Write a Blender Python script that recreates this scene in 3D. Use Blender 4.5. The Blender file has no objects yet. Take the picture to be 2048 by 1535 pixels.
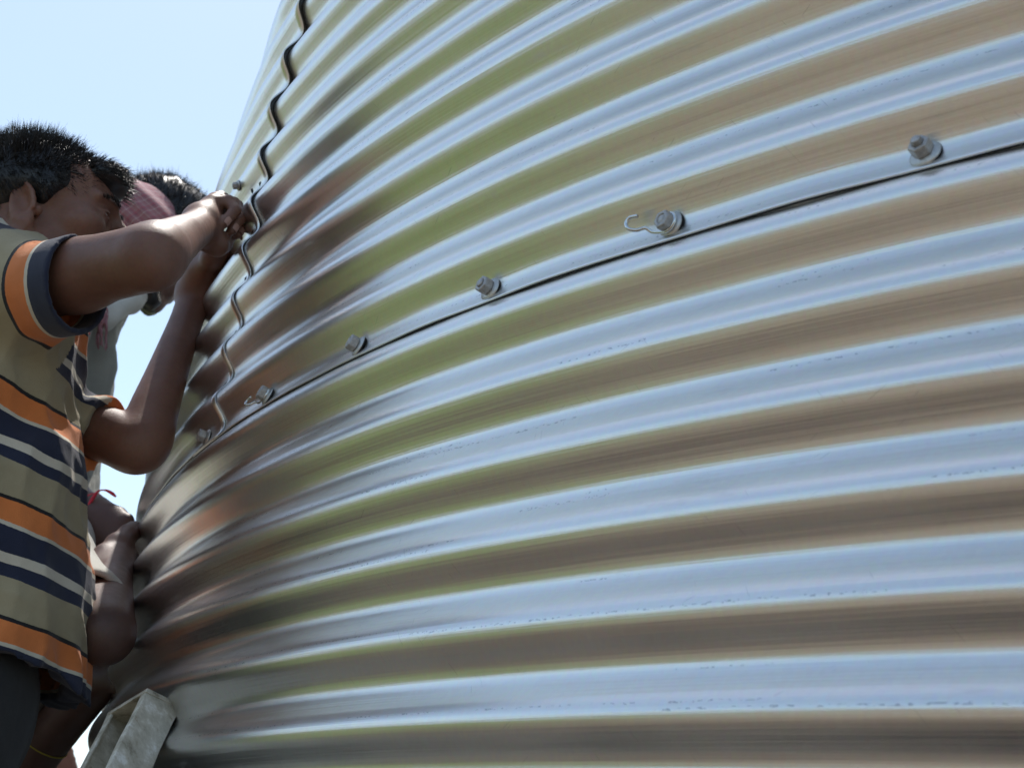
import bpy, bmesh, math, random
import numpy as np
from mathutils import Vector, Matrix
rng = np.random.default_rng(7)
random.seed(7)
C = bpy.context.scene.collection
sc = bpy.context.scene

# ------------------------------------------------------------------ camera
P = 0.0676                       # corrugation pitch (m)
RAD = 38.89763162 * P            # bin radius
AMP = 0.122 * P               # corrugation amplitude
CAMZ = 0.50
CAM = np.array([0.0, -50.89259 * P, CAMZ])
YAW, PITCH, ROLL, FOC = -0.6329209, 0.37356744, 0.13239435, 2.8825227
SEAM = CAMZ + 7.679418 * P       # height of the lap between the two rings
THS = math.radians(-28.3)        # angle of the loose vertical lap
F_ = np.array([math.sin(YAW)*math.cos(PITCH), math.cos(YAW)*math.cos(PITCH), math.sin(PITCH)])
R_ = np.array([math.cos(YAW), -math.sin(YAW), 0.0])
U_ = np.cross(R_, F_)
R2 = R_*math.cos(ROLL) + U_*math.sin(ROLL)
U2 = -R_*math.sin(ROLL) + U_*math.cos(ROLL)
cam = bpy.data.cameras.new('camera'); camo = bpy.data.objects.new('camera', cam); C.objects.link(camo)
cam.sensor_width = 36.0; cam.lens = FOC*18.0; cam.clip_start = 0.05; cam.clip_end = 3000
camo.matrix_world = Matrix([[R2[0], U2[0], -F_[0], CAM[0]], [R2[1], U2[1], -F_[1], CAM[1]],
                            [R2[2], U2[2], -F_[2], CAM[2]], [0, 0, 0, 1]])
sc.camera = camo
cam.dof.use_dof = True; cam.dof.focus_distance = 1.45; cam.dof.aperture_fstop = 13.0

# ------------------------------------------------------------------ world, sun, exposure
SUN_EL, SUN_AZ = math.radians(67), math.radians(-45)      # azimuth clockwise from +Y
w = bpy.data.worlds.new('World'); sc.world = w; w.use_nodes = True
nt = w.node_tree; nt.nodes.clear()
sky = nt.nodes.new('ShaderNodeTexSky'); sky.sky_type = 'NISHITA'; sky.sun_disc = False
sky.sun_elevation = SUN_EL; sky.sun_rotation = SUN_AZ
sky.air_density = 1.0; sky.dust_density = 0.9; sky.ozone_density = 1.0
bg = nt.nodes.new('ShaderNodeBackground'); bg.inputs[1].default_value = 0.15
wo = nt.nodes.new('ShaderNodeOutputWorld')
hs = nt.nodes.new('ShaderNodeHueSaturation'); hs.inputs['Saturation'].default_value = 0.84; hs.inputs['Hue'].default_value = 0.488
nt.links.new(sky.outputs[0], hs.inputs['Color']); nt.links.new(hs.outputs[0], bg.inputs[0]); nt.links.new(bg.outputs[0], wo.inputs[0])
sl = bpy.data.lights.new('sun', 'SUN'); sl.energy = 3.6; sl.angle = math.radians(0.5); sl.color = (1.0, 0.95, 0.88)
so = bpy.data.objects.new('sun', sl); C.objects.link(so)
sd = Vector((math.sin(SUN_AZ)*math.cos(SUN_EL), math.cos(SUN_AZ)*math.cos(SUN_EL), math.sin(SUN_EL)))
so.rotation_euler = sd.to_track_quat('Z', 'Y').to_euler(); so.location = (0, 0, 12)
sc.view_settings.view_transform = 'Standard'; sc.view_settings.look = 'None'
sc.view_settings.exposure = 0.45; sc.view_settings.gamma = 1.0
sc.cycles.max_bounces = 8; sc.cycles.glossy_bounces = 5; sc.cycles.diffuse_bounces = 4

# ------------------------------------------------------------------ helpers
def ray(px, py):
    v = (px-1024)/1024/FOC*R2 - (py-767.5)/1024/FOC*U2 + F_
    return v/np.linalg.norm(v)
def at(px, py, h):                # photo pixel + horizontal distance from the camera -> world point
    v = ray(px, py); return CAM + v*(h/math.hypot(v[0], v[1]))
def tag(o, label=None, cat=None, group=None, kind=None):
    if label: o['label'] = label
    if cat: o['category'] = cat
    if group: o['group'] = group
    if kind: o['kind'] = kind
    return o
def link(name, me, mat=None, parent=None, smooth=True):
    o = bpy.data.objects.new(name, me); C.objects.link(o)
    if mat: me.materials.append(mat)
    if smooth: me.polygons.foreach_set('use_smooth', [True]*len(me.polygons))
    if parent:
        o.parent = parent
        o.matrix_parent_inverse = Matrix.Translation(-Vector(parent.location)) if parent.parent is None else Matrix.Identity(4)
    return o
def empty(name, loc=(0, 0, 0)):
    o = bpy.data.objects.new(name, None); C.objects.link(o); o.location = loc; o.empty_display_size = 0.1; return o
def mesh(name, v, f):
    me = bpy.data.meshes.new(name)
    v = np.asarray(v, dtype=np.float32); me.vertices.add(len(v)); me.vertices.foreach_set('co', v.ravel())
    if isinstance(f, np.ndarray):
        n, k = f.shape
        me.loops.add(n*k); me.loops.foreach_set('vertex_index', f.astype(np.int32).ravel())
        me.polygons.add(n); me.polygons.foreach_set('loop_start', np.arange(n, dtype=np.int32)*k)
        me.polygons.foreach_set('loop_total', np.full(n, k, np.int32))
        me.update(calc_edges=True); me.validate()
    else:
        me.clear_geometry(); me.from_pydata([tuple(map(float, q)) for q in v], [], f); me.update()
    return me

def new_mat(name):
    m = bpy.data.materials.new(name); m.use_nodes = True
    return m, m.node_tree.nodes, m.node_tree.links, m.node_tree.nodes['Principled BSDF']
def ramp(nodes, stops, const=False):
    r = nodes.new('ShaderNodeValToRGB'); cr = r.color_ramp
    if const: cr.interpolation = 'CONSTANT'
    while len(cr.elements) < len(stops): cr.elements.new(0.5)
    for e, (p, c) in zip(cr.elements, stops): e.position = p; e.color = (*c, 1) if len(c) == 3 else c
    return r
def noise(nodes, links, vec, scale, detail=3, rough=0.5):
    n = nodes.new('ShaderNodeTexNoise'); n.inputs['Scale'].default_value = scale
    n.inputs['Detail'].default_value = detail; n.inputs['Roughness'].default_value = rough
    if vec is not None: links.new(vec, n.inputs['Vector'])
    return n
def math_n(nodes, links, op, a, b=None, c=None):
    n = nodes.new('ShaderNodeMath'); n.operation = op
    for i, x in enumerate((a, b, c)):
        if x is None: continue
        if isinstance(x, (int, float)): n.inputs[i].default_value = x
        else: links.new(x, n.inputs[i])
    return n.outputs[0]
def mixc(nodes, links, fac, a, b, mode='MIX'):
    n = nodes.new('ShaderNodeMix'); n.data_type = 'RGBA'; n.blend_type = mode
    for s, x in ((0, fac), (6, a), (7, b)):
        if isinstance(x, (int, float)): n.inputs[s].default_value = x
        elif isinstance(x, tuple): n.inputs[s].default_value = (*x, 1)
        else: links.new(x, n.inputs[s])
    return n.outputs[2]

# ------------------------------------------------------------------ materials
def galvanised():
    m, N, L, b = new_mat('galvanised_sheet')
    g = N.new('ShaderNodeNewGeometry'); s = N.new('ShaderNodeSeparateXYZ'); L.new(g.outputs['Position'], s.inputs[0])
    ny = math_n(N, L, 'MULTIPLY', s.outputs[1], -1.0)
    th = math_n(N, L, 'ARCTAN2', s.outputs[0], ny)
    u = math_n(N, L, 'MULTIPLY', th, RAD)
    def uv(su, sz):
        c = N.new('ShaderNodeCombineXYZ')
        L.new(math_n(N, L, 'MULTIPLY', u, su), c.inputs[0]); L.new(math_n(N, L, 'MULTIPLY', s.outputs[2], sz), c.inputs[1])
        return c.outputs[0]
    # rolling streaks run along the sheet
    st = noise(N, L, uv(1.2, 190.0), 1.0, 4, 0.65)
    st2 = noise(N, L, uv(9.0, 60.0), 1.0, 3, 0.6)
    cloud = noise(N, L, uv(7.0, 14.0), 1.0, 4, 0.6)
    spang = N.new('ShaderNodeTexVoronoi'); spang.inputs['Scale'].default_value = 1.0; L.new(uv(260.0, 260.0), spang.inputs['Vector'])
    col = mixc(N, L, math_n(N, L, 'MULTIPLY', cloud.outputs[0], 0.9), (0.70, 0.70, 0.69), (0.83, 0.82, 0.805))
    col = mixc(N, L, 0.10, col, spang.outputs['Color'], 'SOFT_LIGHT')
    # sparse dark forming marks: rows of tiny ticks at set heights of the profile
    k = math_n(N, L, 'SUBTRACT', s.outputs[2], SEAM - 0.25*P)
    kk = math_n(N, L, 'DIVIDE', k, P)
    fr = math_n(N, L, 'FRACT', kk)
    fl = math_n(N, L, 'FLOOR', kk)
    rows = None
    for pos, wd, seed in ((0.10, 0.010, 1.3), (0.025, 0.014, 5.1), (0.47, 0.010, 9.7), (0.40, 0.018, 3.9)):
        c = N.new('ShaderNodeCombineXYZ'); L.new(math_n(N, L, 'MULTIPLY', u, 3.0), c.inputs[0])
        L.new(math_n(N, L, 'MULTIPLY', fl, 7.31), c.inputs[1]); c.inputs[2].default_value = seed
        where = noise(N, L, c.outputs[0], 1.0, 1)
        c2 = N.new('ShaderNodeCombineXYZ'); L.new(math_n(N, L, 'MULTIPLY', u, 260.0), c2.inputs[0])
        L.new(math_n(N, L, 'MULTIPLY', fl, 3.7), c2.inputs[1]); L.new(math_n(N, L, 'MULTIPLY', s.outputs[2], 700.0), c2.inputs[2])
        dash = noise(N, L, c2.outputs[0], 1.0, 1)
        wob = math_n(N, L, 'MULTIPLY_ADD', cloud.outputs[0], 0.05, pos-0.025)
        dd = math_n(N, L, 'ABSOLUTE', math_n(N, L, 'SUBTRACT', fr, wob))
        a = math_n(N, L, 'LESS_THAN', dd, wd)
        a = math_n(N, L, 'MULTIPLY', a, math_n(N, L, 'GREATER_THAN', where.outputs[0], 0.56))
        a = math_n(N, L, 'MULTIPLY', a, math_n(N, L, 'GREATER_THAN', dash.outputs[0], 0.60))
        rows = a if rows is None else math_n(N, L, 'MAXIMUM', rows, a)
    col = mixc(N, L, math_n(N, L, 'MULTIPLY', rows, 0.5), col, (0.13, 0.14, 0.17))
    # a few dull smears and rust freckles
    sm = noise(N, L, uv(5.0, 30.0), 1.0, 5, 0.7)
    smr = ramp(N, [(0.60, (0, 0, 0)), (0.74, (1, 1, 1))]); L.new(sm.outputs[0], smr.inputs[0])
    col = mixc(N, L, math_n(N, L, 'MULTIPLY', smr.outputs[0], 0.30), col, (0.52, 0.53, 0.53))
    # short slanting scratches and handling scuffs
    for (ang, sd_) in ((0.5, 2.0), (-0.9, 7.0)):
        ca, sa = math.cos(ang), math.sin(ang)
        p1 = math_n(N, L, 'ADD', math_n(N, L, 'MULTIPLY', u, ca), math_n(N, L, 'MULTIPLY', s.outputs[2], sa))
        p2 = math_n(N, L, 'ADD', math_n(N, L, 'MULTIPLY', u, -sa), math_n(N, L, 'MULTIPLY', s.outputs[2], ca))
        c = N.new('ShaderNodeCombineXYZ'); L.new(math_n(N, L, 'MULTIPLY', p1, 34.0), c.inputs[0]); L.new(math_n(N, L, 'MULTIPLY', p2, 620.0), c.inputs[1]); c.inputs[2].default_value = sd_
        n_ = noise(N, L, c.outputs[0], 1.0, 1); c2 = N.new('ShaderNodeCombineXYZ'); L.new(math_n(N, L, 'MULTIPLY', u, 6.0), c2.inputs[0]); L.new(math_n(N, L, 'MULTIPLY', s.outputs[2], 9.0), c2.inputs[1]); c2.inputs[2].default_value = sd_
        w_ = noise(N, L, c2.outputs[0], 1.0, 2)
        sc_ = math_n(N, L, 'MULTIPLY', math_n(N, L, 'GREATER_THAN', n_.outputs[0], 0.735), math_n(N, L, 'GREATER_THAN', w_.outputs[0], 0.56))
        col = mixc(N, L, math_n(N, L, 'MULTIPLY', sc_, 0.45), col, (0.40, 0.41, 0.43))
    L.new(col, b.inputs['Base Color'])
    b.inputs['Metallic'].default_value = 1.0
    ro = math_n(N, L, 'MULTIPLY_ADD', cloud.outputs[0], 0.10, 0.26)
    ro = math_n(N, L, 'MULTIPLY_ADD', smr.outputs[0], 0.18, ro)
    L.new(ro, b.inputs['Roughness'])
    bp = N.new('ShaderNodeBump'); bp.inputs['Strength'].default_value = 0.22; bp.inputs['Distance'].default_value = 0.0004
    hs = math_n(N, L, 'MULTIPLY_ADD', st2.outputs[0], 1.0, math_n(N, L, 'MULTIPLY', st.outputs[0], 5.0))
    L.new(hs, bp.inputs['Height']); L.new(bp.outputs[0], b.inputs['Normal'])
    return m
def simple(name, col, rough=0.5, metal=0.0, col2=None, scale=30.0, bump=0.0, bscale=200.0, detail=4, coat=0.0):
    m, N, L, b = new_mat(name)
    tc = N.new('ShaderNodeTexCoord')
    if col2:
        n = noise(N, L, tc.outputs['Object'], scale, detail, 0.6)
        r = ramp(N, [(0.35, col), (0.68, col2)]); L.new(n.outputs[0], r.inputs[0]); L.new(r.outputs[0], b.inputs['Base Color'])
    else: b.inputs['Base Color'].default_value = (*col, 1)
    b.inputs['Roughness'].default_value = rough; b.inputs['Metallic'].default_value = metal
    if bump:
        n = noise(N, L, tc.outputs['Object'], bscale, 3, 0.6)
        bp = N.new('ShaderNodeBump'); bp.inputs['Strength'].default_value = bump; bp.inputs['Distance'].default_value = 0.001
        L.new(n.outputs[0], bp.inputs['Height']); L.new(bp.outputs[0], b.inputs['Normal'])
    if coat: b.inputs['Coat Weight'].default_value = coat
    return m
M = {}
M['galv'] = galvanised()
M['sealant'] = simple('black_mastic', (0.012, 0.013, 0.013), 0.25, bump=0.6, bscale=90)
M['bolt'] = simple('dull_zinc', (0.34, 0.34, 0.345), 0.5, 0.55, (0.50, 0.49, 0.48), 300, 0.3, 900)
M['washer'] = simple('washer_zinc', (0.44, 0.45, 0.45), 0.42, 0.85, (0.56, 0.56, 0.55), 300, 0.2, 900)
M['wire'] = simple('bright_wire', (0.70, 0.72, 0.72), 0.22, 1.0, (0.55, 0.57, 0.58), 90)
M['hole'] = simple('hole_and_shadow_dark', (0.01, 0.01, 0.012), 0.8)

# ------------------------------------------------------------------ the bin
RIB = RAD
def dents(th, z):
    u = th*RAD
    d = (0.00045*np.sin(u*5.1+z*2.3+0.7)*np.sin(z*3.1+1.1) + 0.00035*np.sin(u*11.3-z*4.7+2.0)
         + 0.00010*np.sin(u*23.0+z*9.0) + 0.00004*np.sin(u*41.0-z*17.0+1.0)
         + 0.00001*np.sin(u*83.0+z*31.0))
    return d
def wall_r(th, z):
    return RAD + AMP*np.cos(2*math.pi*(z-(SEAM-0.25*P))/P) + dents(th, z)
def wall_pt(th, z, off=0.0):
    r = wall_r(th, z)+off
    return np.array([r*math.sin(th), -r*math.cos(th), z])
def wall_frame(th, z):            # outward normal, tangent along the corrugation, third axis
    e = 1e-4
    a = wall_pt(th+e, z)-wall_pt(th-e, z); b = wall_pt(th, z+e)-wall_pt(th, z-e)
    a /= np.linalg.norm(a); b /= np.linalg.norm(b); n = np.cross(a, b); n /= np.linalg.norm(n)
    return n, a, np.cross(n, a)
def sheet(name, t0, t1, z0, z1, off, parent, nz=20, dth=0.3, edge=None):
    nt_ = max(2, int(round(abs(math.degrees(t1-t0))/dth))); nzz = int(round((z1-z0)/P*nz))
    z = np.linspace(z0, z1, nzz+1); s = np.linspace(0, 1, nt_+1)
    Zg, Sg = np.meshgrid(z, s, indexing='ij')
    T1 = t1 if edge is None else edge(Zg)
    Tg = t0 + (T1-t0)*Sg
    r = wall_r(Tg, Zg) + (off(Tg, Zg) if callable(off) else off)
    V = np.stack([r*np.sin(Tg), -r*np.cos(Tg), Zg], -1).reshape(-1, 3)
    i = np.arange(nzz)[:, None]*(nt_+1)+np.arange(nt_)[None, :]
    Fq = np.stack([i, i+1, i+nt_+2, i+nt_+1], -1).reshape(-1, 4)
    o = link(name, mesh(name, V, Fq), M['galv'], parent)
    so_ = o.modifiers.new('solid', 'SOLIDIFY'); so_.thickness = 0.0012; so_.offset = -1.0
    return o
binr = empty('grain_bin')
tag(binr, 'large round bin wall of shiny corrugated galvanised sheet, bolted together in two rings', 'grain bin')
LOW = SEAM + 0.42*P
D2 = math.radians
# lower ring
sheet('wall_sheet', D2(-52), D2(8), 0.01, LOW, 0.0, binr)
for a in range(5):
    sheet('wall_sheet', D2(8+a*60)+0.0005, D2(68+a*60) if a < 4 else D2(308)-0.0005, 0.01, LOW, 0.0, binr, nz=10, dth=1.2)
# upper ring: standing off the lower one by a thickness, more where the lap is not yet drawn tight
BOLTS = [-6.49, -11.09, -15.55, -20.08, -24.58, -28.95]
def up_off(T, Z):
    td = np.degrees(T)
    near = np.exp(-((Z-SEAM)/(0.45*P))**2)
    ph = (td+6.49)/4.5
    slack = 0.5-0.5*np.cos(2*math.pi*ph)
    return 0.0016 + near*(0.0018+0.0013*slack*np.clip((td+27)/14, 0.2, 1.3) + 0.0003*np.sin(td*2.1))
TOP = SEAM + 14*P
def v_edge(Z):                    # the loose vertical edge, slightly crooked
    k = (Z-SEAM)/P
    return np.radians(np.interp(k, [0, 1, 3, 5, 6.5, 8, 9, 10, 32], [-27.5, -27.9, -28.1, -28.3, -28.25, -27.75, -27.25, -26.8, -25.5]))
def left_off(T, Z):
    k = (Z-SEAM)/P
    g = np.interp(k, [0, 1, 2, 3, 4, 5, 6, 7, 10, 32], [.0003, .0004, .0008, .0014, .0022, .0036, .005, .006, .0065, .006])
    fall = np.clip(1-(np.degrees(v_edge(Z))-np.degrees(T))/7.0, 0, 1)**1.5
    back = -0.050*np.clip((k-6.3)/3.7, 0, 1.3)**2*np.clip((-30-np.degrees(T))/9, 0, 1.3)
    return up_off(T, Z) + 0.0014 + g*fall + back
sheet('wall_sheet', D2(-29.6), D2(25), SEAM, TOP, up_off, binr)
sheet('wall_sheet', D2(-80), D2(-28), SEAM, TOP, left_off, binr, edge=v_edge)
for a, b in ((25, 85), (85, 145), (145, 205), (205, 280)):
    sheet('wall_sheet', D2(a)+0.0005, D2(b)-0.0005, SEAM, TOP, 0.0016, binr, nz=10, dth=1.2)
# black mastic behind the laps, added to keep the gaps' shade black
def strip(name, pts, w0, d0):
    V, Fc = [], []
    for (c, n, t) in pts:
        V += [c-t*w0/2-n*d0/2, c+t*w0/2-n*d0/2, c+t*w0/2+n*d0/2, c-t*w0/2+n*d0/2]
    for i in range(len(pts)-1):
        for j in range(4):
            a, b = i*4+j, i*4+(j+1) % 4; Fc.append((a, b, b+4, a+4))
    Fc += [(3, 2, 1, 0), tuple(len(V)-4+j for j in range(4))]
    return link(name, mesh(name, V, Fc), M['sealant'], binr)
pts = []
for td in np.arange(-50, 8, 0.25):
    th = math.radians(td); z = SEAM+0.0015
    n, t, b = wall_frame(th, z)
    o_ = float(up_off(th, z))
    pts.append((wall_pt(th, z, o_*0.45), n, b))
strip('gap_shade_sealant', pts, 0.004, 0.0024)
pts = []
for k in np.arange(0.05, 15.5, 0.04):
    z = SEAM+k*P; th = float(v_edge(z))-0.0016
    n, t, b = wall_frame(th, z)
    r_in = float(up_off(th, z)); r_out = float(left_off(th, z))-0.0012
    pts.append((wall_pt(th, z, (r_in+r_out)/2), n, t, r_out-r_in))
V, Fc = [], []
for (c, n, t, d0) in pts:
    n = np.array([c[0], c[1], 0]); n /= np.linalg.norm(n); d0 = max(d0, .0003)*1.0
    V += [c-t*.004-n*d0/2, c+t*.001-n*d0/2, c+t*.001+n*d0/2, c-t*.004+n*d0/2]
for i in range(len(pts)-1):
    for j in range(4):
        a, b = i*4+j, i*4+(j+1) % 4; Fc.append((a, b, b+4, a+4))
link('gap_shade_sealant', mesh('gap_shade_sealant', V, Fc), M['sealant'], binr)

# bolts -------------------------------------------------------------
def lathe(bm, prof, seg=28, rx=None):
    rings = []
    for r, z in prof:
        rings.append([bm.verts.new((r*math.cos(2*math.pi*i/seg), r*math.sin(2*math.pi*i/seg), z)) for i in range(seg)])
    for a, b in zip(rings, rings[1:]):
        for i in range(seg): bm.faces.new((a[i], a[(i+1) % seg], b[(i+1) % seg], b[i]))
    bm.faces.new(rings[-1]); bm.faces.new(rings[0][::-1])
def bm_obj(name, bm, mat, parent, bevel=0.0, smooth=False):
    me = bpy.data.meshes.new(name); bm.normal_update(); bm.to_mesh(me); bm.free()
    o = link(name, me, mat, parent, smooth)
    if bevel:
        b = o.modifiers.new('bevel', 'BEVEL'); b.width = bevel; b.segments = 3; b.limit_method = 'ANGLE'; b.angle_limit = 0.6
        me.polygons.foreach_set('use_smooth', [True]*len(me.polygons))
    return o
def frame_mat(c, n, t, rot=0.0):
    n = n/np.linalg.norm(n); t = t-n*np.dot(n, t); t /= np.linalg.norm(t); b = np.cross(n, t)
    t2 = t*math.cos(rot)+b*math.sin(rot); b2 = np.cross(n, t2)
    return Matrix([[t2[0], b2[0], n[0], c[0]], [t2[1], b2[1], n[1], c[1]], [t2[2], b2[2], n[2], c[2]], [0, 0, 0, 1]])
def sub(o, name, bm, mat, bevel=0.0, smooth=False):
    c = bm_obj(name, bm, mat, None, bevel, smooth); c.parent = o; c.matrix_parent_inverse = Matrix.Identity(4); return c
def make_bolt(th, z, off, rot, stud=0.004, tilt=(0, 0), scale=1.0):
    n, t, b = wall_frame(th, z)
    n = n + t*tilt[0] + b*tilt[1]
    c = wall_pt(th, z, off)
    bm = bmesh.new()     # the bolt itself: threaded shank
    prof = [(0.0038, -0.001)]
    zz = 0.0
    top = 0.0112+stud
    while zz < top-0.0008:
        prof += [(0.0040, zz), (0.0036, zz+0.0006)]; zz += 0.0012
    prof += [(0.0037, top-0.0006), (0.0030, top)]
    lathe(bm, prof, 24)
    o = bm_obj('bolt', bm, M['bolt'], None, 0.0, True)
    o.parent = binr; o.matrix_parent_inverse = Matrix.Identity(4)
    o.matrix_local = frame_mat(c, n, t, rot) @ Matrix.Scale(scale, 4)
    bm = bmesh.new(); lathe(bm, [(0.0108, -0.0012), (0.0114, -0.0006), (0.0108, 0.0004)], 30); sub(o, 'washer_shadow', bm, M['hole'], 0, True)  # black disc standing for the contact shadow under the washer
    bm = bmesh.new(); lathe(bm, [(0.0112, 0.0004), (0.0116, 0.0008), (0.0108, 0.0016), (0.0085, 0.0030), (0.005, 0.0038), (0.0042, 0.0038)], 36)
    sub(o, 'washer', bm, M['washer'], 0, True)
    bm = bmesh.new()     # hex nut with chamfered corners
    r = 0.0081; rings = []
    for z_, k_ in ((0.0036, 1.0), (0.0108, 1.0), (0.0120, 0.88)):
        rings.append([bm.verts.new((r*k_*math.cos(math.pi/3*i), r*k_*math.sin(math.pi/3*i), z_)) for i in range(6)])
    inner = [bm.verts.new((0.0045*math.cos(math.pi/3*i), 0.0045*math.sin(math.pi/3*i), 0.0120)) for i in range(6)]
    low = [bm.verts.new((0.0045*math.cos(math.pi/3*i), 0.0045*math.sin(math.pi/3*i), 0.0105)) for i in range(6)]
    rr = rings+[inner, low]
    for a_, b_ in zip(rr, rr[1:]):
        for i in range(6): bm.faces.new((a_[i], a_[(i+1) % 6], b_[(i+1) % 6], b_[i]))
    bm.faces.new(low)
    bm.faces.new(rings[0][::-1])
    sub(o, 'nut', bm, M['bolt'], 0.0007)
    return o
def tube_bm(bm, pts, r, seg=10, cap=True):
    pts = [Vector(p) for p in pts]; rings = []; prev = None
    for i, p in enumerate(pts):
        d = (pts[min(i+1, len(pts)-1)]-pts[max(i-1, 0)]).normalized()
        if prev is None: a = d.orthogonal().normalized()
        else: a = (prev-d*prev.dot(d)).normalized()
        prev = a; b = d.cross(a)
        rr = r[i] if isinstance(r, (list, tuple, np.ndarray)) else r
        rings.append([bm.verts.new(p+(a*math.cos(2*math.pi*j/seg)+b*math.sin(2*math.pi*j/seg))*rr) for j in range(seg)])
    for A_, B_ in zip(rings, rings[1:]):
        for j in range(seg): bm.faces.new((A_[j], A_[(j+1) % seg], B_[(j+1) % seg], B_[j]))
    if cap: bm.faces.new(rings[-1]); bm.faces.new(rings[0][::-1])
def spline(pts, n=12):
    pts = [np.array(p, float) for p in pts]; out = []
    q = [2*pts[0]-pts[1]]+pts+[2*pts[-1]-pts[-2]]
    for i in range(1, len(q)-2):
        for s in np.linspace(0, 1, n, endpoint=False):
            a, b, c, d = q[i-1:i+3]
            out.append(0.5*((2*b)+(-a+c)*s+(2*a-5*b+4*c-d)*s*s+(-a+3*b-3*c+d)*s**3))
    return out+[pts[-1]]
def make_hook(bolt, ang, flip=1, s=1.0):
    # wire: loop round the bolt under the nut, a wavy tail, then an open hook
    ca, sa = math.cos(ang), math.sin(ang)
    pts = []
    for a in np.linspace(-2.6, 1.9, 16): pts.append((0.0078*math.cos(a), -0.0078*math.sin(a)*flip, 0.0046))
    tail = [(-0.013, -0.0058*flip, 0.006), (-0.018, -0.0030*flip, 0.0095), (-0.0235, -0.0052*flip, 0.013),
            (-0.029, -0.0045*flip, 0.017), (-0.0318, 0.0002*flip, 0.018), (-0.0295, 0.0046*flip, 0.0175), (-0.022, 0.0050*flip, 0.0165)]
    pts = pts+tail
    P_ = [(p[0]*ca-p[1]*sa, p[0]*sa+p[1]*ca, p[2]*1.0) for p in pts]
    bm = bmesh.new(); tube_bm(bm, spline([np.array(p)*s for p in P_], 6), 0.00155*s, 12)
    return sub(bolt, 'hook_wire', bm, M['wire'], 0, True)
rots = [0.35, 0.1, 0.55, 0.2, 0.0, 0.6]
tilts = [(-.05, .1), (-.10, .04), (-.02, .05), (-.14, .1), (-.1, .18), (0, .1)]
studs = [0.0045, 0.0006, 0.0022, 0.0008, 0.0008, 0.001]
zs = [0.21, 0.25, 0.23, 0.22, 0.23, 0.26]
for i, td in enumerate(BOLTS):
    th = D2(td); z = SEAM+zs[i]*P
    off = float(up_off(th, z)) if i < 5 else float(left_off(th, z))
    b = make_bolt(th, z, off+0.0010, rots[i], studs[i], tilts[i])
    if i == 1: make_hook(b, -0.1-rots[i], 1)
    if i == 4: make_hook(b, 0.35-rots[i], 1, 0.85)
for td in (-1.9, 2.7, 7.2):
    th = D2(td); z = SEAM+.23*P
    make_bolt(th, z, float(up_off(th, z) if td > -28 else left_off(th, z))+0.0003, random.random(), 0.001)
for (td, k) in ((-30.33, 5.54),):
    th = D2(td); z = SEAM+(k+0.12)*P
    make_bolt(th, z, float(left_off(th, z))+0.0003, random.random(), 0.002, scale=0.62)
def make_hole(th, z, off):
    n, t, b = wall_frame(th, z); c = wall_pt(th, z, off)
    bm = bmesh.new(); lathe(bm, [(0.0042, -0.0004), (0.0042, 0.00015)], 20)
    o = bm_obj('bolt_hole', bm, M['hole'], None); o.parent = binr; o.matrix_parent_inverse = Matrix.Identity(4)
    o.matrix_local = frame_mat(c, n, t)
for td, k in ((-28.45, 3.28), (-29.35, 3.25), (-28.35, 2.2), (-29.25, 2.2), (-28.25, 1.17), (-29.1, 1.15), (-28.8, 5.34), (-29.5, 5.39), (-28.7, 4.3), (-29.45, 4.3)):
    th = D2(td-0.1); z = SEAM+k*P; make_hole(th, z, float(left_off(th, z)))
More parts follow.
